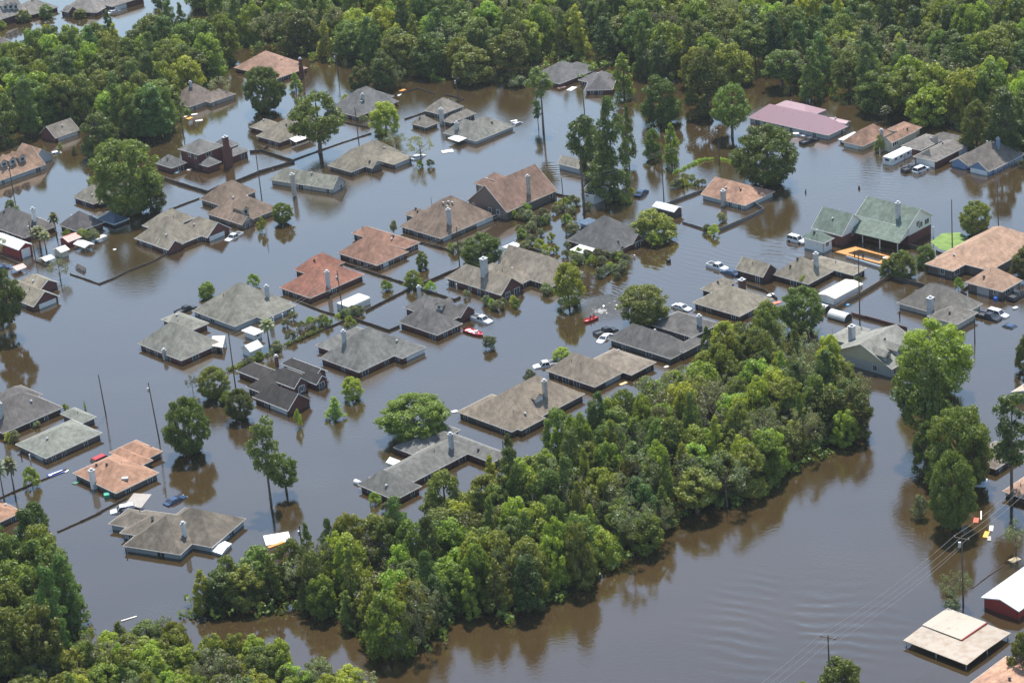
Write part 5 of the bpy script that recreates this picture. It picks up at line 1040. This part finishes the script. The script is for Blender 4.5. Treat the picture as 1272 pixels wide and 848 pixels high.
# ------------------------------------------------------------------ boats and people
def person(P, z, head, sit, label, shirt=(.1, .1, .12), trousers=(.05, .05, .08)):
    r = empty('person', (P.x, P.y, z), head, label, 'person'); me = bpy.data.meshes.new('body')
    if sit: J = [(0, 0, .1), (0, 0, .3), (0, 0, .5), (.02, 0, .62), (.04, 0, .74), (.02, .17, .5), (.22, .22, .34), (.42, .14, .34), (.02, -.17, .5), (.22, -.22, .34), (.42, -.14, .34), (.08, .1, .08), (.45, .13, .1), (.48, .13, -.3), (.08, -.1, .08), (.45, -.13, .1), (.48, -.13, -.3)]
    else: J = [(0, 0, .95), (0, 0, 1.2), (0, 0, 1.42), (.02, 0, 1.54), (.03, 0, 1.66), (0, .19, 1.42), (.03, .24, 1.14), (.12, .22, .9), (0, -.19, 1.42), (.03, -.24, 1.14), (.12, -.22, .9), (0, .1, .88), (.02, .12, .48), (0, .13, .06), (0, -.1, .88), (.02, -.12, .48), (0, -.13, .06)]
    E_ = [(0, 1), (1, 2), (2, 3), (3, 4), (2, 5), (5, 6), (6, 7), (2, 8), (8, 9), (9, 10), (0, 11), (11, 12), (12, 13), (0, 14), (14, 15), (15, 16)]
    rad = [.15, .15, .16, .06, .11, .075, .055, .04, .075, .055, .04, .1, .075, .05, .1, .075, .05]
    me.from_pydata(J, E_, []); o = bpy.data.objects.new('body', me); COL.objects.link(o); o.parent = r
    o.modifiers.new('skin', 'SKIN'); sv = me.skin_vertices[0].data
    for k, q in enumerate(rad): sv[k].radius = (q, q)
    sv[0].use_root = True; o.modifiers.new('sub', 'SUBSURF').levels = 1; o.modifiers['sub'].render_levels = 2
    m, t, p = newmat('person_clothes_and_skin'); tc = N(t, 'ShaderNodeTexCoord'); sx = N(t, 'ShaderNodeSeparateXYZ'); t.links.new(tc.outputs['Object'], sx.inputs[0])
    cr = N(t, 'ShaderNodeValToRGB'); cr.color_ramp.interpolation = 'CONSTANT'; mr = N(t, 'ShaderNodeMapRange'); mr.inputs[1].default_value = 0; mr.inputs[2].default_value = 1.8; t.links.new(sx.outputs[2], mr.inputs[0]); t.links.new(mr.outputs[0], cr.inputs[0]); t.links.new(cr.outputs[0], p.inputs[0])
    hip, neck = ((.2, .62) if sit else (.95, 1.53)); cr.color_ramp.elements[0].color = (*trousers, 1); cr.color_ramp.elements[1].position = hip/1.8; cr.color_ramp.elements[1].color = (*shirt, 1)
    e = cr.color_ramp.elements.new(neck/1.8); e.color = (.32, .19, .13, 1); me.materials.append(m)
    b = bmesh.new(); hz = J[4]; bmesh.ops.create_icosphere(b, subdivisions=2, radius=.118, matrix=Matrix.Translation((hz[0]-.02, hz[1], hz[2]+.06))); obj('hair', b, DARK, r, True)
    return r
def boat(name, label, P, head, Lb, wb, col, inner, cat, console=True):
    r = empty(name, (P.x, P.y, 0), head, label, cat); bm = bmesh.new()
    pr = [(-.5, .42, -.12), (-.25, .5, -.15), (.1, .5, -.15), (.33, .36, -.1), (.47, .12, .05), (.5, .02, .12)]
    secs = [[(x*Lb, -w_*wb*.6, z_), (x*Lb, w_*wb*.6, z_), (x*Lb, w_*wb, .48+abs(x)*.15), (x*Lb, w_*wb-.04*wb, .5+abs(x)*.15), (x*Lb, w_*wb*.75, .25), (x*Lb, -w_*wb*.75, .25), (x*Lb, -w_*wb+.04*wb, .5+abs(x)*.15), (x*Lb, -w_*wb, .48+abs(x)*.15)] for x, w_, z_ in pr]
    loft(bm, secs); obj('hull', bm, paint('boat_gelcoat', col, .3, .05), r)
    bm = bmesh.new(); box(bm, -.42*Lb, .2*Lb, -.3*wb, .3*wb, .252, .27); obj('deck', bm, paint('boat_deck', inner, .6), r)
    for x in (-.28, -.02): bm = bmesh.new(); box(bm, x*Lb-.22, x*Lb+.22, -.3*wb, .3*wb, .272, .5); obj('seat', bm, paint('boat_seat', inner, .5), r)
    if console: bm = bmesh.new(); box(bm, .12*Lb, .12*Lb+.35, -.2*wb, .2*wb, .272, .85); obj('console', bm, WHITE, r); bm = bmesh.new(); box(bm, -.5*Lb-.3, -.5*Lb+.02, -.15, .15, -.1, .75); obj('outboard_motor', bm, DARK, r)
    return r
HB = math.radians(218)
P = gp('t6', (388, 740), 0); boat('jet_boat', 'small red and white jet boat with riders throwing up spray', P, HB, 3.6, 1.5, (.6, .03, .04), (.5, .05, .05), 'boat', False)
d_ = Vector((math.cos(HB), math.sin(HB), 0)); person(P-d_*.1, .42, HB, True, 'person in dark clothes driving the red jet boat', (.03, .03, .04)); person(P-d_*1.0, .42, HB, True, 'person in a red vest sitting behind the jet boat driver', (.35, .04, .03))
boat('motor_boat', 'red and white open motor boat adrift below the white pickup', gp('t5', (1076, 803), 0), V_-math.pi, 5.6, 1.9, (.5, .04, .05), (.62, .6, .56), 'boat')
# ------------------------------------------------------------------ pool deck and lawn
def deck():
    q = [gp('t7', p, .25) for p in ((340, 398), (440, 372), (628, 425), (585, 462))]; c = sum(q, Vector())/4; c.z = 0
    r = empty('pool_deck', c, 0, 'orange wooden deck framing a flooded brown swimming pool by the green roofed house', 'deck'); u = (q[3]-q[0]); 
    B = Vector(q[0]); out = [Vector((p.x-c.x, p.y-c.y, 0)) for p in q]; cen = sum(out, Vector())/4; inn = [cen+(p-cen)*f for p, f in zip(out, (.62, .66, .78, .66))]
    b = bmesh.new()
    for k in range(4):
        a, e, f, g = out[k], out[(k+1) % 4], inn[(k+1) % 4], inn[k]; hexa(b, [Vector((p.x, p.y, -.3)) for p in (a, e, f, g)]+[Vector((p.x, p.y, .12+.001*k)) for p in (a, e, f, g)])
    bmesh.ops.recalc_face_normals(b, faces=b.faces[:]); obj('deck_boards', b, paint('orange_deck', (.5, .22, .06), .7, .3, 3), r)
    b = bmesh.new(); a, e = [gp('t7', p, .3)-c for p in ((395, 425), (608, 492))]; bar(b, (a.x, a.y, -.2), (e.x, e.y, -.2), .18, 1.5); o = obj('retaining_wall', b, SIDE, r)
    return r
deck()
person(gp('t7', (436, 432), .13), .13, math.radians(200), False, 'person in dark clothes standing on the left of the pool deck', (.03, .03, .035)); person(gp('t7', (477, 440), .13), .13, math.radians(60), False, 'person in grey standing at the pool edge', (.09, .09, .1), (.03, .03, .03))
person(gp('t7', (458, 108), -.95), -.95, 1.0, False, 'person wading waist deep in the flooded street behind the green roofed house', (.12, .04, .03)); person(gp('t7', (195, 126), -.9), -.9, 2.5, False, 'person in black wading beside the broad oak', (.02, .02, .025))
bm = bmesh.new(); pts = [gp('t7', p, 0) for p in ((800, 352), (862, 305), (960, 300), (1010, 330), (960, 385), (905, 405), (850, 392))]; cc = sum(pts, Vector())/7
cen_ = bm.verts.new((cc.x, cc.y, .16)); ring0 = [bm.verts.new((p.x, p.y, -.25)) for p in pts]; ring1 = [bm.verts.new(((p.x-cc.x)*.88+cc.x, (p.y-cc.y)*.88+cc.y, .07)) for p in pts]
for k in range(7): bm.faces.new((ring0[k], ring0[(k+1) % 7], ring1[(k+1) % 7], ring1[k])); bm.faces.new((ring1[k], ring1[(k+1) % 7], cen_))
tag(obj('lawn', bm, paint('grass', (.14, .22, .05), .85, .3, .6)), kind='structure')
# ------------------------------------------------------------------ fences
def fence(label, reg, pts, h=.45, w_=.09, mat=FENCE, name='garden_fence', posts=True, cat='fence', group=None):
    P = [gp(reg, p, h) for p in pts]; r = empty(name, (P[0].x, P[0].y, 0), 0, label, cat, group); o = P[0].copy(); o.z = 0
    b = bmesh.new(); pb = bmesh.new()
    for p, q in zip(P, P[1:]):
        p0 = p-o; q0 = q-o; L_ = (q0-p0).length; n = max(1, int(L_/2.4)); d = (q0-p0)/n
        for k in range(n):
            a = p0+d*k; e = p0+d*(k+1); j = RNG.uniform(-.05, .05); e = e-d.normalized()*.03; lean = Vector((RNG.uniform(-.04, .04), RNG.uniform(-.04, .04), 0))
            nn = d.cross(Vector((0, 0, 1))).normalized()*w_/2; t = h+j
            hexa(b, [Vector((a.x, a.y, -.8))-nn, Vector((a.x, a.y, -.8))+nn, Vector((e.x, e.y, -.8))+nn, Vector((e.x, e.y, -.8))-nn, Vector((a.x, a.y, t))-nn+lean, Vector((a.x, a.y, t))+nn+lean, Vector((e.x, e.y, t))+nn+lean, Vector((e.x, e.y, t))-nn+lean])
            if posts: bar(pb, (a.x-nn.x*2.2, a.y-nn.y*2.2, -.8), (a.x-nn.x*2.2, a.y-nn.y*2.2, t+.08), .12, .12)
    bmesh.ops.recalc_face_normals(b, faces=b.faces[:]); obj('boards', b, mat, r)
    if posts: bmesh.ops.recalc_face_normals(pb, faces=pb.faces[:]); obj('posts', pb, mat, r)
    else: pb.free()
    return r
WOODF = paint('brown_fence', (.20, .14, .09), .85, .3, 2); REDF = paint('red_brown_fence', (.12, .05, .04), .85, .3, 2); GREYF = paint('grey_fence', (.16, .155, .15), .85, .3, 2)
for a in [('long bent dark fence crossing open water at left', 't4', [(345, 505), (490, 555), (560, 528), (640, 488), (720, 458), (770, 436), (815, 408)], .35), ('thin dark fence behind the brown dormered roofs, upper run', 't4', [(835, 190), (985, 133)], .3), ('thin fence running down toward the brown dormered roofs', 't4', [(850, 190), (990, 240)], .3),
          ('stout dark fence in front of the two storey house', 'b', [(30, 625), (230, 690), (445, 755), (545, 705)], .75), ('thick fence enclosing the water right of the two storey house', 'b', [(680, 668), (900, 578), (1205, 485)], .75), ('thick fence below the taupe sunroom house', 'b', [(1205, 485), (920, 392), (975, 348)], .7), ('short fence run touching the two storey house', 'b', [(815, 402), (920, 392)], .7),
          ('thin fence crossing behind the tall lone oak', 't1', [(190, 785), (300, 745), (430, 700), (570, 655)], .3), ('fence by the corner of the slate house', 't1', [(430, 598), (560, 628)], .4), ('floating edge of fence between slate house and grey roofs', 't1', [(735, 585), (840, 550)], .35), ('fence loop near the orange float', 't1', [(690, 468), (792, 432), (885, 458)], .35), ('low dark fence behind the cluster of grey roofs', 'd', [(590, 168), (738, 203), (662, 235)], .4),
          ('fence below the brick red roof down to the crossing', 't5', [(400, 440), (560, 494), (740, 552)], .5), ('fence from the crossing up to the tan roofed house', 't5', [(820, 552), (1010, 472)], .6), ('fence right of the turbine roofed house', 't5', [(800, 345), (965, 388)], .5), ('fence running down left from the crossing to the trailer', 't5', [(760, 575), (650, 630), (540, 688)], .5), ('fence right of the crossing by the porch', 't5', [(805, 575), (980, 632), (1010, 618)], .5), ('fence below the orange red roof', 't5', [(205, 640), (330, 690), (450, 722)], .4), ('fence above the wide grey house', 't5', [(478, 722), (655, 782), (708, 760)], .55),
          ('fence by the posts of the largest brown house', 't6', [(215, 108), (322, 135)], .6), ('stout fence from the power pole to the rust streaked roof', 't6', [(745, 165), (940, 90)], .7), ('fence corner around the rust streaked house', 't6', [(840, 248), (975, 292)], .5), ('long fence right of the rust streaked house', 't6', [(1020, 285), (1140, 235), (1245, 185), (1190, 150)], .8), ('fence behind the tan roof running to the shrubs', 'l', [(692, 158), (790, 182), (882, 210)], .55), ('short grey fence among the shrubs', 'l', [(835, 270), (945, 212)], .55),
          ('tall brown fence between the long white shed and open water', 't7', [(340, 668), (480, 590), (618, 505)], .9), ('dark fence under the pool deck bushes', 't7', [(625, 515), (780, 560)], .9), ('dark red brown fence right of the arched shed', 't7', [(420, 698), (560, 735), (695, 772)], .7), ('dark wall at the bottom of the lawn', 't7', [(838, 392), (895, 415)], .6), ('low fence from the house posts toward the lawn', 't7', [(705, 362), (780, 382)], .9), ('dark fence beside the orange tan garage', 't7', [(1005, 560), (960, 590), (990, 605)], .6),
          ('thin fence from the left edge to the floating blue frame', 't8', [(0, 772), (60, 745), (190, 690), (330, 632)], .3), ('thin slanting fence at lower left above the woods', 't12', [(285, 95), (400, 45), (502, -2)], .3), ('fence stub behind the orange rust house', 't8', [(478, 848), (560, 805), (622, 772)], .35), ('sunken dark fence before the red metal shed', 't15', [(1020, 372), (1100, 312), (1180, 258)], .15), ('thin fence beside the red metal barn', 'c', [(10, 612), (90, 648), (180, 688)], .4),
          ('fence behind the row of small sheds at left', 'c', [(300, 655), (410, 700)], .4), ('fence beside the red roofed shed', 'c', [(570, 530), (640, 500), (740, 462), (900, 400)], .35), ('fence behind the rust brown roof near the palm', 'm', [(200, 238), (375, 155)], .4), ('fence in the yard of the taupe brick house', 'f', [(560, 395), (700, 440), (800, 505)], .5), ('fence from the crossing along the hedge', 't5', [(470, 722), (300, 790), (180, 845)], .4), ('hedge line fence beside the white sheds', 'k', [(655, 468), (770, 425), (890, 372)], .4)]:
    lb, reg, pts, h_ = a; fence(lb, reg, pts, h_, mat=WOODF if 'tall brown' in lb else REDF if 'red brown' in lb else GREYF if 'grey fence' in lb or 'rust streaked' in lb else FENCE)
def hedge(label, reg, pts, w_=1.1, h=1.0, name='hedge', mat=LEAF_B):
    P = [gp(reg, p, h*.5) for p in pts]; o = Vector((P[0].x, P[0].y, 0)); cs = []
    for p, q in zip(P, P[1:]):
        L_ = (q-p).length; n = int(L_/.55)+1
        for k in range(n):
            c = p+(q-p)*(k/n); cs.append((c.x-o.x+RNG.uniform(-.25, .25), c.y-o.y+RNG.uniform(-.25, .25), RNG.uniform(.1, h*.6)))
    A, B = lobes(cs, RNG.uniform(.35, .65, len(cs))*w_, 150); ob = obj(name, leaf_mesh(name, A, B, .22, mat), None); ob.location = o; tag(ob, label, 'hedge')
hedge('long leafy hedge running past the white sheds to the trailer fence', 'k', [(655, 468), (770, 420), (890, 375), (1000, 318), (1130, 262), (1272, 200)], mat=LEAF)
hedge('bright green hedge strip behind the white gabled shed', 'k', [(700, 460), (790, 415), (870, 385)])
hedge('curving bright green bank by the power pole near the rust streaked roof', 't2', [(800, 850), (870, 815), (940, 785), (1000, 778)], 1.0, .8)
hedge('second strip of greenery left of the broad oak', 't2', [(1030, 780), (1100, 800)], .8, .6)
hedge('overgrown fence tip with vines below the box trailer', 't5', [(400, 712), (450, 706), (530, 690)], 1.0, .9)
hedge('line of weeds beside the fence of the rust streaked house', 't6', [(640, 75+0), (790, 60), (860, 70), (930, 60)][1:], .9, .6)
hedge('weedy fringe along the far woods beyond the rust brown roof', 't3', [(730, 552), (800, 568), (880, 588), (930, 592)], 1.0, .7)
hedge('weedy fringe at the far woods above the cluster of grey roofs', 't1', [(740, 338), (830, 365), (930, 395)], 1.2, .8)
# ------------------------------------------------------------------ power poles and wires
TOPS = {}
WIREM = paint('wire', (.22, .22, .22), .5)
def pole(label, b_, t_, arm=0, gear=False, r0=.15):
    P = ground(*b_); H = height_to(P, t_[1]); Pt = Vector((P.x, P.y, H)); 
    # slight lean so that the head stands where it does
    dx = t_[0]-project(Pt)[0]; k = ppm(Pt); right = Vector((RT.x, RT.y, 0)).normalized()*(dx/k); right = right if right.length < H*.06 else right*(H*.06/right.length)
    r = empty('power_pole', P, 0, label, 'power pole'); b = bmesh.new(); top = right+Vector((0, 0, H)); tube(b, [(-right.x*.1, -right.y*.1, -1.2), tuple(top)], [r0, r0*.62], 8); obj('pole', b, POLEW, r)
    u = Vector((math.cos(V_), math.sin(V_), 0)) if arm != 2 else Vector((math.cos(V_+.25), math.sin(V_+.25), 0))
    if arm: b = bmesh.new(); c = top-Vector((0, 0, .5)); bar(b, c-u*1.3, c+u*1.3, .12, .14); ar = obj('crossarm', b, POLEW, r)
    if arm:
        for q in (-1.15, 0, 1.15): b = bmesh.new(); c = top-Vector((0, 0, .43))+u*q; tube(b, [c, c+Vector((0, 0, .28))], [.05, .07], 6); obj('insulator', b, GALV, ar)
    if gear: b = bmesh.new(); c = top-Vector((0, 0, 1.7))+u*.35; tube(b, [c-Vector((0, 0, .45)), c+Vector((0, 0, .45))], [.24, .24], 12); obj('transformer', b, GALV, r)
    TOPS[b_[0]] = (P+top, u); return P+top, u
pole('power pole left of the pair leaning over open water at left', (131.5, 515), (122, 465)); pole('taller leaning power pole between the orange rust roof and the conical tree', (198, 548), (184, 475), 0, True)
pole('power pole in the walled water right of the two storey house', (325, 246), (316, 177)); pole('bare power pole left of the slate house with the patio cover', (703.7, 294), (697.4, 221)); pole('power pole at the end of the stout fence near the rust streaked roof', (824.8, 251), (821, 186))
pole('power pole in front of the broad oak with wires and a grey box', (893.9, 199), (891.3, 156), 1, True); pole('power pole in the channel below the far woods with pale insulators', (420.6, 96), (416, 65), 1, True); pole('power pole at the far woods above the cluster of grey roofs', (569, 126), (565.8, 95), 1, True)
pole('slim power pole between the slate house and the fence', (445.8, 177.5), (440.5, 133)); pole('power pole standing at the hedge beside the box trailer', (426.2, 391), (418.6, 337), 0, True); pole('dark power pole beside the broad grey green tree', (570.8, 330), (567, 282)); pole('leaning power pole beside the red barn', (43.9, 320.5), (35.4, 275), 0, True)
pole('power pole in the left channel by the rust dormered house', (16.4, 239), (10.6, 203), 1, True); pole('vine wrapped power pole beside the left woods', (227.7, 166), (221.4, 122)); pole('power pole at the hedge left of the almost black roof', (293, 484), (283.6, 413)); pole('power pole at the upper edge of the diagonal wood near the white float', (377, 696), (371.6, 652), 0, True)
pole('power pole on the green lawn', (1183, 313), (1182, 248)); pole('power pole right of the neat round tree', (1240.6, 293), (1238.8, 225)); pole('power pole between the long white shed and the tall brown fence', (1068.2, 403), (1066, 312)); pole('power pole in the flooded lot above the square set slate house', (726, 138), (722.8, 103)); pole('dark power pole at the right corner of the rambling dark house', (627.4, 586), (624.2, 547)); pole('power pole in open water right of the bright yellow green tree', (1211, 424), (1210.3, 395))
pole('short street light beside the turbine roofed house', (537, 256), (534, 245), 0, False, .07)
A, ua = pole('double armed power pole with transformer above the pole barn', (1196.5, 748), (1194.5, 665), 2, True, .17); B, ub = pole('near power pole rising out of the trees at the bottom edge', (1031, 862), (1028.5, 788), 2, False, .17)
far_ = ground(1290, 640, 0)+Vector((0, 0, 9)); near_ = B+(B-A)*1.15
def wire(label, p, q, sag=.9):
    c = (p+q)/2; c.z = 0; b = bmesh.new(); n = 14; pts = []
    for k in range(n+1):
        f = k/n; z = -sag*4*f*(1-f); s_ = p+(q-p)*f-c; pts.append((s_.x, s_.y, s_.z+z))
    tube(b, pts, [.022]*(n+1), 4); o = obj('power_line', b, WIREM); o.location = c; tag(o, label, 'power line', 'wires of the power line at the lower right'); return o
for q in (-1.15, 0, 1.15):
    z = Vector((0, 0, -.15)); wire('wire slung between the two lower right power poles', A+ua*q+z, B+ub*q+z); wire('wire running on from the near power pole past the bottom edge', B+ub*q+z, near_+ub*q+z)
    wire('wire running on from the double armed pole past the right edge', A+ua*q+z, far_+ua*q+z)
wire('wire slung between the two lower right power poles', A-Vector((0, 0, 2.0)), B-Vector((0, 0, 2.0)), 1.1)
keys = [293, 426.2, 570.8, 703.7, 824.8, 893.9]
for a_, b2 in zip(keys, keys[1:]):
    (p_, u_), (q_, _) = TOPS[a_], TOPS[b2]
    for dz in (-.25, -.95): c_ = Vector((0, 0, dz)); w_ = wire('thin wire strung from pole to pole across the middle of the flooded houses', p_+c_, q_+c_, 1.3); w_['group'] = 'wires crossing between the houses'
# ------------------------------------------------------------------ pergola, floats and flotsam
def pergola(label, reg, pts, z=1.3, n=7):
    P = [gp(reg, p, z) for p in pts]; c = sum(P, Vector())/4; c.z = 0; r = empty('pergola', c, 0, label, 'pergola')
    for p in P: b = bmesh.new(); q = p-c; bar(b, (q.x, q.y, -1), (q.x, q.y, z-.001), .15, .15); obj('post', b, POLEW, r)
    b = bmesh.new(); bar(b, P[0]-c, P[3]-c, .12, .18); obj('beam', b, POLEW, r); b = bmesh.new(); bar(b, P[1]-c, P[2]-c, .12, .18); obj('beam', b, POLEW, r)
    for k in range(n):
        f = k/(n-1); b = bmesh.new(); z_ = Vector((0, 0, .16)); bar(b, P[0]+(P[3]-P[0])*f-c+z_, P[1]+(P[2]-P[1])*f-c+z_, .09, .13); obj('rafter', b, POLEW, r)
pergola('open dark pergola of slats standing in the garden above the hedge', 'k', [(1105, 205), (1150, 222), (1225, 178), (1175, 160)])
pergola('small sunken pergola left of the long bent fence', 'c', [(665, 720), (735, 755), (750, 730), (680, 695)], .4, 5)
def board(label, reg, p, L_, w_, col, rz=0.5, name='floating_board', cat='debris', group=None, h=.12):
    P = gp(reg, p, 0); b = bmesh.new(); box(b, -L_/2, L_/2, -w_/2, w_/2, -.05, h); bmesh.ops.bevel(b, geom=b.edges[:], offset=.03, segments=1); o = obj(name, b, paint('float_paint', col, .6, .12)); o.location = (P.x, P.y, 0); o.rotation_euler = (.03, .02, rz); tag(o, label, cat, group)
    return o
for lb, reg, p, L_, w_, col in [('orange float with two white panels beside the left channel', 'b', (285, 122), 1.8, 1.1, (.75, .3, .05)), ('upper white panel floating beside the orange float', 'b', (328, 88), 1.7, .9, (.7, .7, .66)), ('lower white panel floating beside the orange float', 'b', (370, 142), 2.0, .9, (.72, .7, .64)), ('pink white panel left of the orange float', 'b', (248, 108), 1.3, .9, (.65, .5, .42)),
        ('cream upturned float in open water below the steep grey roofs', 'd', (610, 625), 3.0, 1.9, (.68, .62, .54)), ('orange raft by the fence loop', 'd', (255, 143), 2.0, .9, (.8, .33, .05)), ('white plank beside the orange raft', 'd', (232, 178), 2.2, .7, (.7, .68, .62)), ('white mattress by the slate houses under the far woods', 't2', (295, 440), 3.4, 1.6, (.66, .66, .68)), ('salmon coloured board by the slate houses', 't2', (245, 433), 2.4, 1.0, (.55, .33, .26)),
        ('white board in open water below the far woods', 't2', (10, 598), 1.8, .8, (.7, .68, .64)), ('red white panel by the taupe brick house yard', 'f', (795, 548), 1.9, 1.0, (.6, .16, .1)), ('white tub in the yard of the taupe brick house', 'f', (745, 490), 1.8, 1.0, (.7, .7, .66)), ('green bin afloat by the orange rust house', 't8', (528, 772), 1.0, 1.1, (.03, .3, .2)), ('blue bin by the orange tan garage', 't7', (1132, 640), .7, .7, (.02, .12, .5)),
        ('small blue tarpaulin by the tall brown fence', 't7', (402, 663), .9, .6, (.05, .25, .55)), ('white cooler afloat at right', 't7', (1228, 680), 1.1, .7, (.7, .7, .7)), ('large white slab with an orange end in the water above the wood', 't13', (105, 135), 4.6, 3.6, (.78, .76, .70)), ('dark bin drifting in the flooded street', 't6', (773, 452), .8, .7, (.03, .03, .03)), ('white mailbox in the flooded street', 't6', (605, 430), .3, .3, (.75, .75, .72)),
        ('small white float in the street by the light green tree', 't6', (768, 350), .4, .4, (.8, .8, .78)), ('white buoy like float before the big taupe brick house', 't4', (566, 390), .7, .6, (.75, .75, .75)), ('white panel in the walled water below the two storey house', 'b', (1000, 568), 1.2, .6, (.7, .66, .6)), ('blue white debris sheet at the two storey house garage', 'b', (180, 592), 2.0, .8, (.4, .6, .55)), ('pale flotsam heap left of the two storey house bay', 'b', (285, 572), 1.6, 1.0, (.5, .42, .36)),
        ('orange and white slide section by the pool deck', 't7', (590, 430), 1.4, .6, (.75, .72, .66)), ('silvery sheet of plywood awash by the orange rust house', 't8', (680, 790), 5.5, 3.6, (.30, .27, .24)), ('thin white plank adrift at lower left', 't12', (637, 530), 2.8, .25, (.7, .66, .58)), ('white board at the tan brown garage wall', 't10', (762, 130), 1.0, .6, (.72, .7, .66)), ('orange canoe by the tan brown garage wall', 't10', (550, 213), 1.8, .7, (.65, .42, .2)),
        ('blue white swimming float on the flooded patio at right', 'i', (878, 418), 3.2, 2.6, (.55, .68, .8)), ('orange edged panel beside the blue white float', 'i', (890, 372), 3.0, .8, (.5, .3, .14)), ('yellow board in the debris heap at right', 't15', (1085, 115), 2.2, .8, (.75, .42, .06)), ('red board in the debris heap at right', 't15', (1035, 45), 1.8, .9, (.5, .1, .05)), ('pale board in the debris heap at right', 't15', (1110, 85), 2.0, .7, (.55, .5, .44)), ('white rail topping the debris heap at right', 't15', (1060, 20), 3.2, .2, (.7, .7, .68)), ('grey board below the debris heap at right', 't15', (1100, 135), 1.6, .6, (.35, .32, .28)), ('tan pallet before the red metal shed', 't15', (1225, 240), 2.0, 1.2, (.36, .28, .16)),
        ('white panel by the largest grey far house', 't1', (590, 690), 1.2, .6, (.7, .7, .66)), ('white board near the floating blue frame', 't8', (330, 645), 1.0, .4, (.7, .68, .62)), ('green float left of the orange rust roof', 't8', (378, 700), 1.6, .9, (.05, .16, .1)), ('white box on the corner of the tan brown roof', 't9', (980, 350), 1.2, .8, (.75, .75, .73))]:
    board(lb, reg, p, L_, w_, col, RNG.uniform(.2, 1.4), h=.7 if 'bin' in lb or 'mailbox' in lb else .25 if 'cooler' in lb or 'tub' in lb else .12)
# slab orange end, blue frame, awnings, propane tank, vines
P = gp('t13', (100, 165), 0); b = bmesh.new(); box(b, -1.6, 1.6, -.35, .35, -.05, .14); o = obj('rusty_slab_end', b, paint('rust_edge', (.6, .25, .06), .7)); o.location = P; o.rotation_euler = (0, 0, .55); tag(o, 'orange board touching the large white slab above the wood', 'debris')
P = gp('t8', (278, 655), 0); b = bmesh.new()
for x0, x1, y0, y1 in ((-1.7, 1.7, -.75, -.6), (-1.7, 1.7, .6, .75), (-1.7, -1.55, -.6, .6), (1.55, 1.7, -.6, .6)): box(b, x0, x1, y0, y1, -.05, .14)
o = obj('float_frame', b, paint('blue_frame', (.03, .08, .4), .5)); o.location = P; o.rotation_euler = (0, 0, ANG-.15); tag(o, 'floating rectangular blue frame with pale middle off the green grey roof', 'debris')
b = bmesh.new(); box(b, -1.5, 1.5, -.55, .55, -.03, .08); o = obj('floating_board', b, WHITE); o.location = P; o.rotation_euler = (0, 0, ANG-.15); tag(o, 'white panel lying inside the floating blue frame', 'debris')
def tank(label, reg, p, L_, r_, rz):
    P = gp(reg, p, r_*.8); b = bmesh.new(); tube(b, [(-L_/2-r_*.3, 0, 0), (-L_/2, 0, 0), (L_/2, 0, 0), (L_/2+r_*.3, 0, 0)], [r_*.55, r_, r_, r_*.55], 16); o = obj('propane_tank', b, WHITE, None, True); o.location = (P.x, P.y, r_*.45); o.rotation_euler = (0, 0, rz); tag(o, label, 'tank')
tank('white cylinder tank floating at the left corner of the rambling dark house', 't9', (500, 695), 1.3, .5, V_)
def flat_shed(label, reg, pts, z, mat, wall):
    P = [gp(reg, p, z) for p in pts]; c = sum(P, Vector())/4; c.z = 0; r = empty('boat_cover', c, 0, label, 'canopy'); b = bmesh.new(); m_ = [(P[k]+P[(k+1) % 4])/2-c for k in range(4)]
    up = Vector((0, 0, .35)); 
    hexa(b, [P[0]-c, P[1]-c, m_[1], m_[3], P[0]-c+Vector((0, 0, .08)), P[1]-c+Vector((0, 0, .08)), m_[1]+up, m_[3]+up]); hexa(b, [m_[3], m_[1], P[2]-c, P[3]-c, m_[3]+up*1.003, m_[1]+up*1.003, P[2]-c+Vector((0, 0, .08)), P[3]-c+Vector((0, 0, .08))]); bmesh.ops.recalc_face_normals(b, faces=b.faces[:]); obj('cover', b, mat, r)
    b = bmesh.new(); prism(b, [((P[k]-c).x*.92, (P[k]-c).y*.92) for k in range(4)], -1, z-.01); bmesh.ops.recalc_face_normals(b, faces=b.faces[:]); obj('wall', b, wall, r)
flat_shed('low white gabled shed roof at the right corner of the weathered many hipped house', 't12', [(1040, 195), (1095, 213), (1145, 160), (1098, 143)], .5, WHITE, SIDE)
# ------------------------------------------------------------------ haze
def haze():
    m = bpy.data.materials.new('haze'); m.use_nodes = True; t = m.node_tree; t.nodes.clear(); o = t.nodes.new('ShaderNodeOutputMaterial'); v = t.nodes.new('ShaderNodeVolumePrincipled')
    v.inputs['Color'].default_value = (.80, .88, 1.0, 1); v.inputs['Density'].default_value = HAZE; v.inputs['Anisotropy'].default_value = .2; t.links.new(v.outputs[0], o.inputs['Volume'])
    b = bmesh.new(); box(b, -1200, 1200, -200, 1600, -1.0-1.5, 206); tag(obj('haze', b, m), kind='stuff')
HAZE = 0.00005
haze()
